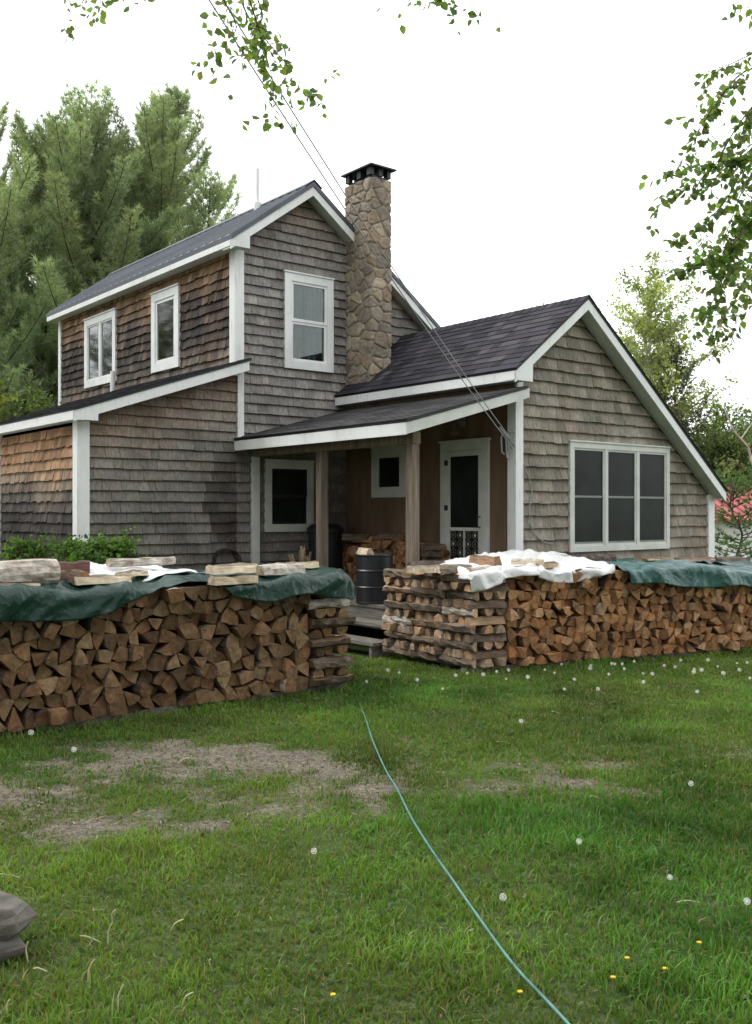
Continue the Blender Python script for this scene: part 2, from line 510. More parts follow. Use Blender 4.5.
# --- right wing front gable wall (v = 0)
RU, RZ, RP = 1.15, 4.40, .77                # ridge, roof-top height, pitch
RL, RR = -.21, 4.36
WR = 4.27
def rz(u): return RZ - RP * abs(u - RU)
TRI = (1.0, 3.185, 1.075, 2.52)
gable = [(0, .15), (WR, .15), (WR, rz(WR) - .2), (RU, RZ - .2), (0, rz(0) - .2)]
def col_gable(a, b, rd):
    top = min(1, max(0, (b - 3.0) / 1.2))
    n = blotch(a, b, 1.1)
    c = lerp3((.215, .19, .155), (.21, .155, .11), min(1, max(0, .25 * top + n * .8)))
    c = lerp3(c, (.26, .24, .205), max(0, blotch(a, b, 2.3, 5)))
    return wash(rd, c, .21)
mb = MB()
field(mb, (0, 0, 0), X3, Z3, -Y3, gable, .156, (.09, .27), .044, .001, col_gable, [(TRI[0] + .01, TRI[1] - .01, TRI[2] + .01, TRI[3] - .01)], seed=3, jt=.004)
backing(mb, (0, 0, 0), X3, Z3, -Y3, gable)
mb.build('gable_wall', [M['shingle'], M['backing']], house)
window(house, (0, 0, 0), X3, -Y3, TRI, .075, [[1.0]] * 3, M['screen'], depth=.058, sashw=.028, trim=M['porch_white'])
tri_w = [o for o in house.children if o.name.startswith('window')][0]
for k in range(3):
    a0 = TRI[0] + .075 + k * ((TRI[1] - TRI[0] - .15 - .10) / 3 + .05); a1 = a0 + (TRI[1] - TRI[0] - .15 - .10) / 3
    m_ = MB(); m_.box(a0 + .029, a1 - .029, -.036, -.024, 1.79, 1.818); m_.build('meeting_rail', [M['rail']], tri_w)
    m_ = MB(); m_.box(a0 + .029, a1 - .029, -.040, -.024, TRI[2] + .104, TRI[2] + .128); m_.build('screen_rail', [M['rail']], tri_w)
# right wall (faces +u), rear filler
mb = MB()
field(mb, (WR, 0, 0), Y3, Z3, X3, [(0, .15), (5, .15), (5, 1.84), (0, 1.84)], .143, (.09, .22), .016, .003, col_gable, seed=4)
backing(mb, (WR, 0, 0), Y3, Z3, X3, [(0, .15), (5, .15), (5, 1.84), (0, 1.84)])
mb.build('side_wall', [M['shingle'], M['backing']], house)
mb = MB(); mb.box(.02, WR - .02, .02, 5.0, .0, .16); mb.build('foundation', [M['bare_stone']], house)
# left wall of the wing, brown plywood under the porch
mb = MB()
holes = [(.5, 1.24, .5, 2.44), (2.13, 2.74, 1.89, 2.45)]
for rc in minus((0, Vm, .3, 3.2), holes):
    mb.prism([(0, rc[0], rc[2]), (0, rc[1], rc[2]), (0, rc[1], rc[3]), (0, rc[0], rc[3])], (.05, 0, 0))
for v in (1.32 + .6, 3.1):
    mb.box(-.012, 0, v, v + .05, .5, 3.0)
mb.build('porch_wall', [M['plywood']], house)
window(house, (0, 0, 0), Y3, -X3, (2.05, 2.82, 1.81, 2.53), .12, [[1.0]], M['screen'], trim=M['porch_white'], sashw=.03)

# --- wing roof
def roof_slab(mb, pts, th, mat=0):
    mb.prism([Vector(p) - Z3 * th for p in pts], (0, 0, th), mat)
def col_roof(a, b, rd):
    j = rd.uniform(.6, 1.4); c = rd.choice([(.030, .028, .036), (.037, .034, .042), (.024, .023, .029), (.046, .041, .047)])
    return tuple(x * j for x in c)
cs = 1 / math.hypot(1, RP)
OV = -.24
mb = MB()
sl = (RU - RL) / cs
Bv = Vector((cs, 0, RP * cs)); Nv = Vector((-RP * cs, 0, cs))
roof_slab(mb, [(RL, OV, rz(RL)), (RL, Vm, rz(RL)), (RU, Vm, RZ), (RU, OV, RZ)], .035, 1)
field(mb, (RL - .02 * cs, 0, rz(RL) - .02 * RP * cs), Y3, Bv, Nv, [(OV - .012, 0), (Vm, 0), (Vm, sl + .01), (OV - .012, sl + .01)], .135, (.14, .34), .011, .002, col_roof, seed=11, off=.001, jt=.003, jb=.003)
sr = (RR - RU) / cs
roof_slab(mb, [(RU, OV, RZ), (RU, 5.2, RZ), (RR, 5.2, rz(RR)), (RR, OV, rz(RR))], .034, 1)
field(mb, (RR + .02 * cs, 0, rz(RR) - .02 * RP * cs), Y3, Vector((-cs, 0, RP * cs)), Vector((RP * cs, 0, cs)), [(OV - .012, 0), (5.2, 0), (5.2, sr + .01), (OV - .012, sr + .01)], .135, (.14, .34), .011, .002, col_roof, seed=12, off=.001)
y = OV - .01
while y < Vm + .0:                                   # ridge caps
    c = col_roof(0, 0, random); w = .15
    for sg in (-1, 1):
        p = [(RU, y, RZ + .022), (RU, y + w, RZ + .015), (RU + sg * w * cs, y + w, RZ + .013 - w * RP * cs), (RU + sg * w * cs, y, RZ + .021 - w * RP * cs)]
        mb.add(p + [Vector(q) - Z3 * .014 for q in p], [(0, 1, 2, 3), (0, 3, 7, 4), (2, 6, 7, 3), (0, 4, 5, 1)], 0, c)
    y += .14
mb.build('roof', [M['asphalt'], M['metal_dark']], house)

def rakes(u_l, u_r, ridge, zt, pitch, v0, drop, depth, over, retL, retR, zret, name='rake_board', trim=M['white']):
    """white rake boards, cornice return and the sloped soffit behind them; over = overhang to the wall"""
    zf = lambda u: zt - drop - pitch * abs(u - ridge)
    mb = MB()
    for ua, ub in ((u_l, ridge), (ridge, u_r)):
        mb.prism([(ua, v0, zf(ua)), (ub, v0, zf(ub)), (ub, v0, zf(ub) - depth), (ua, v0, zf(ua) - depth)], (0, .022, 0))
    if retL:
        e = 1e-3
        mb.prism([(u_l, v0 - e, zf(u_l) - .004), (u_l, v0 - e, zret), (u_l + retL, v0 - e, zret), (u_l + retL, v0 - e, zf(u_l + retL) - .006)], (0, .026, 0))
    mb.build(name, [trim], house)
    sm = MB()
    for ua, ub in ((u_l, ridge), (ridge, u_r)):
        za, zb = zf(ua) - depth + .02, zf(ub) - depth + .02
        sm.prism([(ua, v0 + .022, za), (ub, v0 + .022, zb), (ub, v0 + .022, zb + .012), (ua, v0 + .022, za + .012)], (0, over - .02, 0))
    sm.build('soffit', [M['soffit']], house)
rakes(RL, RR, RU, RZ, RP, -.232, .036, .135, .232, .30, 0, rz(RL) - .15)
mb = MB()                                              # eaves of the wing
z0 = rz(RL)
mb.box(RL - .0, RL + .022, -.205, Vm - .03, z0 - .15, z0 - .036); mb.box(RL + .022, -.002, -.205, Vm - .03, z0 - .15, z0 - .135)
zr_ = rz(RR)
mb.box(RR - .022, RR, -.205, 5.1, zr_ - .14, zr_ - .036); mb.box(WR, RR - .022, -.205, 5.1, zr_ - .14, zr_ - .125)
mb.build('eave_board', [M['white']], house)
mb = MB()
mb.box(-.028, 0, -.058, .085, .15, 3.06); mb.box(0.001, .105, -.059, 0, .15, rz(0.05) - .19)
mb.build('corner_board', [M['white']], house)
mb = MB(); mb.box(WR - .10, WR + .058, -.058, 0, .15, 1.86); mb.box(WR, WR + .028, .001, .1, .15, 1.85); mb.build('corner_board', [M['white']], house)

# --- tall block
MU, MZ, MP = -.745, 6.41, .73
ML, MR = -2.12, 1.76
WL, WRm = -1.91, 1.62
VB = 10.05
def mz(u): return MZ - MP * abs(u - MU)
UPW = (-1.125, -.255, 3.69, 5.08)
PW = (-1.455, -.62, 1.315, 2.335)
front = [(WL, .2), (WRm, .2), (WRm, mz(WRm) - .2), (MU, MZ - .2), (WL, mz(WL) - .2)]
def col_main(a, b, rd):
    top = min(1, max(0, (b - 5.2) / .8))
    c = lerp3((.20, .185, .172), (.165, .118, .09), min(1, max(0, top * (.7 + blotch(a, b, 1.6) * 1.2))))
    c = lerp3(c, (.25, .235, .22), max(0, blotch(a, b, 2.0, 3)) * .8)
    if b < 2.5: c = lerp3(c, (.12, .105, .09), .5)  # wall below the porch roof painted darker, for the shade there
    return wash(rd, c, .20)
mb = MB()
hl = [(UPW[0] + .01, UPW[1] - .01, UPW[2] + .01, UPW[3] - .01), (PW[0] + .01, PW[1] - .01, PW[2] + .01, PW[3] - .01)]
field(mb, (0, Vm, 0), X3, Z3, -Y3, front, .14, (.08, .25), .040, .001, col_main, hl, seed=21, jt=.004)
backing(mb, (0, Vm, 0), X3, Z3, -Y3, front, [(UPW[0] + .09, UPW[1] - .09, UPW[2] + .09, UPW[3] - .09)])
mb.build('gable_wall', [M['shingle'], M['backing']], house)
window(house, (0, Vm, 0), X3, -Y3, UPW, .115, [[.5, .5]], M['glass'], depth=.058, recess=True, curtain=True, sashw=.04)
window(house, (0, Vm, 0), X3, -Y3, PW, .11, [[.5, .5]], M['screen'], depth=.055, trim=M['porch_white'], sashw=.025, sashM=M['metal_dark'])
# long left wall
W1 = (5.12, 6.05, 3.82, 5.07); W2 = (7.43, 8.77, 3.84, 5.07)
def col_long(a, b, rd):
    h = 5.27 - b                                    # metres below the eave
    h += .30 * blotch(a, 0, 1.5) + rd.uniform(-.08, .08)
    c = grad([(.06, (.25, .155, .09)), (.22, (.20, .13, .083)), (.40, (.125, .085, .062)), (.60, (.058, .047, .042)), (1.1, (.05, .042, .039)), (1.3, (.085, .07, .06)), (1.5, (.135, .115, .10))], h)
    c = lerp3(c, (.21, .14, .09), max(0, blotch(a, b, 3.1, 6) - .1) * .9); return wash(rd, c, .36, .04)
lw = [(Vm, .3), (VB, .3), (VB, 5.28), (Vm, 5.28)]
mb = MB()
hl = [(w[0] + .01, w[1] - .01, w[2] + .01, w[3] - .01) for w in (W1, W2)]
field(mb, (WL, 0, 0), Y3, Z3, -X3, lw, .14, (.07, .17), .034, .001, col_long, hl, seed=31, jt=.006, jb=.012, start=3.38)
backing(mb, (WL, 0, 0), Y3, Z3, -X3, lw, [(w[0] + .09, w[1] - .09, w[2] + .09, w[3] - .09) for w in (W1, W2)])
mb.build('long_wall', [M['shingle'], M['backing']], house)
window(house, (WL, 0, 0), Y3, -X3, W1, .13, [[1.0]], M['mirrorglass'], depth=.055, recess=True, sashw=.05)
window(house, (WL, 0, 0), Y3, -X3, W2, .12, [[1.0], [1.0]], M['mirrorglass'], depth=.055, recess=True, sashw=.03)
mb = MB()                                             # right and rear walls, plain courses
field(mb, (WRm, 0, 0), Y3, Z3, X3, [(Vm, 3.2), (VB, 3.2), (VB, mz(WRm) - .15), (Vm, mz(WRm) - .15)], .14, (.1, .22), .016, .003, col_gable, seed=33)
backing(mb, (WRm, 0, 0), Y3, Z3, X3, [(Vm, .3), (VB, .3), (VB, mz(WRm) - .15), (Vm, mz(WRm) - .15)])
backing(mb, (0, VB, 0), X3, Z3, Y3, front, mat=1)
mb.build('side_wall', [M['shingle'], M['backing']], house)
# metal roof with ribs
cm = 1 / math.hypot(1, MP)
mb = MB(); OV2 = Vm - .245; OVB = VB + .2
roof_slab(mb, [(ML, OV2, mz(ML)), (ML, OVB, mz(ML)), (MU, OVB, MZ), (MU, OV2, MZ)], .07, 0)
roof_slab(mb, [(MU, OV2, MZ), (MU, OVB, MZ), (MR, OVB, mz(MR)), (MR, OV2, mz(MR))], .069, 0)
y = OV2 + .02
while y < OVB - .02:
    for ue in (ML, MR):
        z = mz(ue)
        mb.prism([(ue, y, z + .0005), (ue, y + .012, z + .018), (ue, y + .035, z + .018), (ue, y + .047, z + .0005)], (MU - ue, 0, MZ - z))
    y += .228
for sg in (-1, 1):                                    # ridge cap
    mb.prism([(MU, OV2 - .01, MZ + .03), (MU + sg * .14, OV2 - .01, MZ + .03 - .14 * MP), (MU + sg * .14, OV2 - .01, MZ + .02 - .14 * MP), (MU, OV2 - .01, MZ + .02)], (0, OVB - OV2 + .02, 0))
mb.build('metal_roof', [M['metal_roof']], house)
rakes(ML, MR, MU, MZ, MP, Vm - .228, .071, .13, .228, .30, 0, mz(ML) - .15)
mb = MB(); z0 = mz(ML)
mb.box(ML, ML + .022, Vm - .2, OVB - .04, z0 - .15, z0 - .071); mb.box(ML + .022, WL - .002, Vm - .2, OVB - .04, z0 - .149, z0 - .135)
mb.build('eave_board', [M['white']], house)
mb = MB(); mb.box(WL - .052, WL, Vm - .055, Vm + .09, 3.5, mz(ML) - .15); mb.box(WL + .001, WL + .1, Vm - .056, Vm, 2.6, mz(ML) - .14)
mb.build('corner_board', [M['white']], house)
mb = MB(); mb.box(WL - .042, WL, VB - .1, VB + .02, 2.9, mz(ML) - .15); mb.build('corner_board', [M['white']], house)

# --- lean-to on the left
LU, LUR, LP = -4.33, -1.83, .338
LZ = 2.885
def lz(u): return LZ + LP * (u - LU)
LW, LVB = -4.17, 6.55
lf = [(LW, .2), (WL, .2), (WL, lz(WL) - .17), (LW, lz(LW) - .17)]
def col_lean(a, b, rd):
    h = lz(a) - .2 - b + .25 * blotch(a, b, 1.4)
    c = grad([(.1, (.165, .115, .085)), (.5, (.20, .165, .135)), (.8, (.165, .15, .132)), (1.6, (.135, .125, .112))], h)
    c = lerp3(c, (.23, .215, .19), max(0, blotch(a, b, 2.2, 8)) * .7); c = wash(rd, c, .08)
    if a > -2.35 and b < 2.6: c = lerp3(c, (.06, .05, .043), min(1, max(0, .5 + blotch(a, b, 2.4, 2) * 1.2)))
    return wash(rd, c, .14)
mb = MB()
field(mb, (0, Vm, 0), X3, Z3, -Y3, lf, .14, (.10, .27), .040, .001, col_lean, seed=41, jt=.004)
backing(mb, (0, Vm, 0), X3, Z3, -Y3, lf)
mb.build('gable_wall', [M['shingle'], M['backing']], house)
def col_leanside(a, b, rd):
    h = 2.66 - b + rd.uniform(-.06, .06) + .2 * blotch(a, b, 1.2)
    c = grad([(.2, (.28, .165, .095)), (.42, (.33, .21, .13)), (.62, (.21, .16, .12)), (.85, (.10, .085, .074)), (1.1, (.05, .043, .04))], h)
    return wash(rd, c, .26, .04)
mb = MB(); lsw = [(Vm, .2), (LVB, .2), (LVB, 2.7), (Vm, 2.7)]
field(mb, (LW, 0, 0), Y3, Z3, -X3, lsw, .14, (.07, .17), .034, .001, col_leanside, seed=42, jt=.006, jb=.01)
backing(mb, (LW, 0, 0), Y3, Z3, -X3, lsw)
backing(mb, (0, LVB, 0), X3, Z3, Y3, lf, mat=1)
mb.build('side_wall', [M['shingle'], M['backing']], house)
mb = MB(); cl = 1 / math.hypot(1, LP)
roof_slab(mb, [(LU, OV2, LZ), (LU, LVB + .25, LZ), (LUR + .03, LVB + .25, lz(LUR + .03)), (LUR + .03, OV2, lz(LUR + .03))], .035, 1)
sl = (LUR + .03 - LU) / cl
field(mb, (LU - .02, 0, LZ - .007), Y3, Vector((cl, 0, LP * cl)), Vector((-LP * cl, 0, cl)), [(OV2 - .012, 0), (LVB + .25, 0), (LVB + .25, sl), (OV2 - .012, sl)], .135, (.14, .34), .011, .002, col_roof, seed=43, off=.001)
mb.build('lean_to_roof', [M['asphalt'], M['metal_dark']], house)
mb = MB(); v0 = Vm - .232
zf = lambda u: lz(u) - .036
mb.prism([(LU, v0, zf(LU)), (LUR, v0, zf(LUR)), (LUR, v0, zf(LUR) - .13), (LU, v0, zf(LU) - .13)], (0, .022, 0))
mb.prism([(LU, v0 - .001, zf(LU) - .004), (LU, v0 - .001, LZ - .145), (LU + .31, v0 - .001, LZ - .145), (LU + .31, v0 - .001, zf(LU + .31) - .004)], (0, .026, 0))
mb.build('rake_board', [M['white']], house)
mb = MB(); mb.prism([(LU, v0 + .022, zf(LU) - .11), (LUR, v0 + .022, zf(LUR) - .11), (LUR, v0 + .022, zf(LUR) - .098), (LU, v0 + .022, zf(LU) - .098)], (0, .21, 0)); mb.build('soffit', [M['soffit']], house)
mb = MB(); mb.box(LU, LU + .022, Vm - .2, LVB + .2, LZ - .145, LZ - .036); mb.box(LU + .022, LW - .002, Vm - .2, LVB + .2, LZ - .144, LZ - .13)
mb.build('eave_board', [M['white']], house)
mb = MB(); mb.box(LW - .052, LW, Vm - .055, Vm + .09, .2, LZ - .145); mb.box(LW + .001, LW + .11, Vm - .056, Vm, .2, LZ - .14); mb.build('corner_board', [M['white']], house)
mb = MB(); mb.box(LW - .042, LW, LVB - .1, LVB + .02, .2, LZ - .145); mb.build('corner_board', [M['white']], house)
mb = MB(); mb.box(LW + .01, WRm, Vm + .02, LVB, 0, .22); mb.build('foundation', [M['bare_stone']], house)
mb = MB(); pu = -2.13; mb.tube([(pu, 7.15, lz(pu) - .1), (pu, 7.15, lz(pu) + .33)], .04, 12); mb.build('vent_pipe', [M['white']], house, smooth=False)
mb = MB(); pu = -.9; mb.tube([(pu, 4.55, mz(pu) - .05), (pu, 4.55, mz(pu) + .62)], .028, 10); mb.tube([(pu, 4.55, mz(pu) - .06), (pu, 4.55, mz(pu) + .09)], .06, 10); mb.build('vent_pipe', [M['white']], house)

# --- porch
PU, PZ, PP = -1.95, 2.625, .268
def pz(u): return PZ + PP * (u - PU)
mb = MB(); cp = 1 / math.hypot(1, PP)
roof_slab(mb, [(PU, OV, PZ), (PU, Vm, PZ), (-.002, Vm, pz(0)), (-.002, OV, pz(0))], .035, 1)
def col_proof(a, b, rd):
    j = rd.uniform(.65, 1.35); c = rd.choice([(.055, .055, .056), (.068, .067, .066), (.045, .045, .048)])
    return tuple(x * j for x in c)
field(mb, (PU - .02, 0, PZ - .006), Y3, Vector((cp, 0, PP * cp)), Vector((-PP * cp, 0, cp)), [(OV - .012, 0), (Vm, 0), (Vm, -PU / cp), (OV - .012, -PU / cp)], .135, (.14, .34), .011, .002, col_proof, seed=51, off=.001)
mb.build('porch_roof', [M['asphalt'], M['metal_dark']], house)
mb = MB(); zf = lambda u: pz(u) - .036
mb.prism([(PU, -.232, zf(PU)), (.03, -.232, zf(.03)), (.03, -.232, zf(.03) - .115), (PU, -.232, zf(PU) - .13)], (0, .022, 0))
mb.build('rake_board', [M['porch_white']], house)
mb = MB(); mb.box(PU, PU + .022, -.209, Vm - .02, PZ - .17, PZ - .036); mb.build('eave_board', [M['white']], house)
mb = MB(); mb.prism([(PU + .03, -.2, zf(PU) - .10), (-.01, -.2, zf(0) - .10), (-.01, -.2, zf(0) - .08), (PU + .03, -.2, zf(PU) - .08)], (0, Vm + .18, 0)); mb.build('porch_ceiling', [M['plywood']], house)
mb = MB(); mb.box(-1.68, -1.56, -.02, Vm - .03, 2.38, 2.52); mb.build('porch_beam', [M['post']], house)
for v, w in ((.055, .056), (1.83, .056)):
    mb = MB(); mb.prism([(-1.62 - w, v - w, .5), (-1.62 + w, v - w, .5), (-1.62 + w, v + w, .5), (-1.62 - w, v + w, .5)], (0, 0, 1.879)); mb.build('porch_post', [M['post']], house)
mb = MB(); mb.box(-1.68, -1.57, Vm - .085, Vm - .002, .5, 2.38); mb.build('pilaster', [M['porch_white']], house)
mb = MB(); v = .0
while v < Vm - .02:
    c = random.uniform(.8, 1.2); mb.box(-1.74, -.03, v, v + .135, .47, .5 + random.uniform(-.002, .002)); v += .14
mb.box(-1.715, -1.68, 0.01, Vm - .02, .22, .468); mb.box(-1.68, -.03, .02, .05, .22, .468)
for pv in (.1, 1.8, 3.3): mb.box(-1.67, -1.55, pv, pv + .12, 0, .467)
mb.build('porch_floor', [M['oldwood']], house)
for k, (zt, ua) in enumerate(((.335, -2.03), (.17, -2.32))):
    mb = MB(); mb.box(ua, ua + .135, -.1, 1.3, zt - .035, zt); mb.box(ua + .142, ua + .28, -.1, 1.3, zt - .036, zt - .001)
    for vv in (-.05, 1.2): mb.box(ua + .02, ua + .285, vv, vv + .045, 0, zt - .037)
    mb.build('porch_step', [M['oldwood']], house)

# screen door
door = MB()
def yb(m, v0, v1, z0, z1, n0, n1, mat=0): m.box(-n1, -n0, v0, v1, z0, z1, mat)
fm = MB(); yb(fm, .42, .53, .5, 2.52, -.01, .035); yb(fm, 1.21, 1.32, .5, 2.52, -.01, .035); yb(fm, .53, 1.21, 2.41, 2.52, -.01, .034); yb(fm, .40, 1.34, 2.521, 2.55, -.01, .05)
df = fm.build('door_frame', [M['porch_white']], house)
yb(door, .532, .60, .52, 2.405, .0, .03); yb(door, 1.14, 1.208, .52, 2.405, .0, .03); yb(door, .60, 1.14, 2.335, 2.405, .0, .029)
yb(door, .60, 1.14, 1.355, 1.395, .0, .029); yb(door, .60, 1.14, .52, .66, .0, .029); yb(door, .858, .882, .66, 1.355, .004, .026)
dr = door.build('screen_door', [M['porch_white']], house)
m_ = MB(); yb(m_, .602, 1.138, 1.397, 2.333, .006, .012); yb(m_, .602, 1.138, .662, 1.353, .006, .012); m_.build('door_screen', [M['screen']], dr)
m_ = MB()
for row in range(6):
    for cxx in (.665, .795, .945, 1.075):
        zc = .72 + row * .115; pts = []
        for k in range(17):
            t = 2 * math.pi * k / 16; pts.append((-.02, cxx + .048 * math.cos(t), zc + .048 * math.sin(t)))
        m_.tube(pts, .006, 5)
        m_.add([(-.022, cxx - .02, zc), (-.022, cxx, zc + .03), (-.022, cxx + .02, zc), (-.022, cxx, zc - .03)], [(0, 1, 2, 3)], 1 if (row + int(cxx * 100)) % 2 else 0)
m_.build('scroll_grille', [M['oldwood'], M['porch_white']], dr)
for zz in (1.62, 2.22):
    m_ = MB(); yb(m_, 1.175, 1.23, zz, zz + .07, .03, .046); m_.build('hinge', [M['metal_dark']], dr)
m_ = MB(); m_.tube([(-.03, .565, 1.40), (-.075, .565, 1.41), (-.075, .565, 1.53), (-.03, .565, 1.54)], .009, 8); m_.build('handle', [M['metal_dark']], dr)
m_ = MB(); m_.tube([(-.0, .93, 2.80), (-.10, .93, 2.80), (-.14, .93, 2.74), (-.14, .93, 2.66)], .014, 8); m_.lathe([(.055, 0), (.052, .02), (.026, .04), (.016, .08)], (-.14, .93, 2.61), 16); m_.box(-.015, 0, .88, .98, 2.72, 2.86)
m_.build('porch_light', [M['oldwood']], house)

# --- chimney: stone faced shaft with real relief
def chimney():
    u0, u1, v0, v1, z0, z1 = .02, .375, 2.87, Vm - .002, 3.1, 6.535
    rd = random.Random(5); seeds = []
    per = 2 * (u1 - u0 + v1 - v0)
    for z in np.arange(z0 - .1, z1 + .15, .165):
        for p in np.arange(0, per - .1, per / 9):
            seeds.append((p + rd.uniform(-.085, .085) + (.11 if int(z / .165) % 2 else 0), z + rd.uniform(-.07, .07)))
    def unroll(p):
        w, d = u1 - u0, v1 - v0
        p %= per
        if p < w: return Vector((u0 + p, v0, 0)), Vector((0, -1, 0))
        p -= w
        if p < d: return Vector((u1, v0 + p, 0)), Vector((1, 0, 0))
        p -= d
        if p < w: return Vector((u1 - p, v1, 0)), Vector((0, 1, 0))
        p -= w
        return Vector((u0, v1 - p, 0)), Vector((-1, 0, 0))
    kd = kdtree.KDTree(len(seeds) * 3); cols = []
    pal = [(.255, .205, .15), (.225, .18, .135), (.29, .24, .18), (.20, .168, .135), (.32, .262, .195), (.24, .20, .16), (.26, .195, .135)]
    i = 0
    for s_ in seeds:
        c = rd.choice(pal); j = rd.uniform(.8, 1.15); hgt = rd.uniform(.4, 1)
        for k in (-1, 0, 1):
            kd.insert((s_[0] + k * per, s_[1] * 1.25, 0), i); cols.append((tuple(x * j for x in c), hgt, rd.uniform(-1, 1), rd.uniform(-1, 1), s_)); i += 1
    kd.balance()
    st = .0125; npn = int(per / st); nz = int((z1 - z0) / st)
    vs = np.zeros((npn * (nz + 1), 3), 'f'); cc = np.zeros((npn * (nz + 1), 3), 'f')
    for iz in range(nz + 1):
        z = z0 + (z1 - z0) * iz / nz
        for ip in range(npn):
            p = per * ip / npn
            wv = mnoise.noise_vector(Vector((p * 5, z * 5, 0))) * .045
            q = kd.find_n((p + wv.x, (z + wv.y) * 1.25, 0), 2)
            g = q[1][2] - q[0][2]
            col, hgt, tx, ty, sp = cols[q[0][1]]
            e = min(1, max(0, (g - .006) / .028)); e = e * e * (3 - 2 * e)
            base, nr = unroll(p)
            dsp = e * (.010 + .020 * hgt + .08 * tx * 0 + .10 * (ty * .5) * (z - sp[1])) + .007 * mnoise.noise(Vector((p * 22, z * 22, 3)))
            cen = Vector(((u0 + u1) / 2, (v0 + v1) / 2, 0)); d = (base - cen).normalized()
            nn = (nr * .92 + d * .12)
            b = base + nn * dsp
            k = iz * npn + ip
            vs[k] = (b.x, b.y, z)
            mort = (.24, .21, .17)
            cc[k] = lerp3(mort, col, e)
    ia = np.arange(npn); ib = (ia + 1) % npn
    F = np.concatenate([np.stack([r * npn + ia, r * npn + ib, (r + 1) * npn + ib, (r + 1) * npn + ia], 1) for r in range(nz)])
    top = np.array([np.arange(nz * npn, (nz + 1) * npn)])
    o = np_mesh('chimney', vs, [F, top], M['stone'], cc, house, smooth=True)
    m = MB(); zt = z1
    cx, cy = (u0 + u1) / 2, (v0 + v1) / 2
    m.box(u0 + .03, u1 - .03, v0 + .03, v1 - .03, zt - .02, zt + .05)
    for du in (-.16, 0, .16):
        for dv in (-.26, -.02, .26):
            if du == 0 and dv == -.02: continue
            m.box(cx + du - .035, cx + du + .035, cy + dv - .045, cy + dv + .045, zt + .05, zt + .165)
    m.tube([(cx, cy - .1, zt), (cx, cy - .1, zt + .15)], .09, 14)
    o1, o2, v1_, v2_ = u0 - .065, u1 + .075, v0 - .06, v1 + .05
    zb = zt + .165
    rim = [(o1, v1_, zb), (o2, v1_, zb), (o2, v2_, zb), (o1, v2_, zb)]
    up = [(p[0], p[1], zb + .022) for p in rim]
    rd_ = [(cx, cy - .14, zb + .13), (cx, cy + .14, zb + .13)]
    m.add(rim + up + rd_, [(3, 2, 1, 0), (0, 1, 5, 4), (1, 2, 6, 5), (2, 3, 7, 6), (3, 0, 4, 7), (4, 5, 8), (5, 6, 9, 8), (6, 7, 9), (7, 4, 8, 9)])
    m.build('chimney_cap', [M['metal_dark']], o)
    f = MB(); f.prism([(u0 - .02, v0 - .10, rz(u0 - .02) + .015), (u1 + .05, v0 - .10, rz(u1 + .05) + .015), (u1 + .05, v0, rz(u1 + .05) + .022), (u0 - .02, v0, rz(u0 - .02) + .022)], (0, 0, .008)); f.build('chimney_flashing', [M['metal_dark']], house)
chimney()
#PART2
# ------------------------------------------------------------------ FIREWOOD
FL = Vector((-.24, 8.82, 0))                              # left pile: front corner at its stacked end
FR = Vector((.94, 9.63, 0))                               # right pile: near corner
LANG = R(25.2)
Ld = Vector((math.cos(LANG), math.sin(LANG), 0)); Wd = Vector((-math.sin(LANG), math.cos(LANG), 0))
Ed = Vector((-.63, .776, 0)).normalized()
lr = random.Random(99)
ORD = ['bottom', 'second', 'third', 'fourth', 'fifth', 'sixth', 'seventh', 'eighth', 'ninth', 'tenth', 'eleventh', 'twelfth', 'thirteenth', 'fourteenth', 'fifteenth', 'sixteenth', 'seventeenth', 'eighteenth', 'nineteenth', 'twentieth']
def ordw(n):
    if n == 0: return 'first'
    if n < 20: return ORD[n]
    t = ['twenty', 'thirty', 'forty'][(n + 1) // 10 - 2]; r_ = (n + 1) % 10
    return {20: 'twentieth', 30: 'thirtieth', 40: 'fortieth'}[n + 1] if r_ == 0 else t + '-' + ['first', 'second', 'third', 'fourth', 'fifth', 'sixth', 'seventh', 'eighth', 'ninth'][r_ - 1]

def shade_end(kind):
    if kind == 'L': base = lr.choice([(.19, .112, .058), (.155, .09, .047), (.21, .13, .07), (.135, .084, .048), (.18, .10, .052), (.24, .16, .088)])
    elif kind == 'C': base = lr.choice([(.42, .27, .165), (.50, .33, .20), (.36, .235, .15), (.47, .28, .15), (.34, .245, .17), (.40, .29, .20)])
    else: base = lr.choice([(.33, .175, .083), (.28, .145, .068), (.38, .21, .105), (.235, .12, .058), (.33, .16, .07), (.42, .255, .14)])
    j = lr.choice([.62, .8, .9, 1.0, 1.05, 1.15, 1.3]) * lr.uniform(.93, 1.07); return tuple(x * j for x in base)

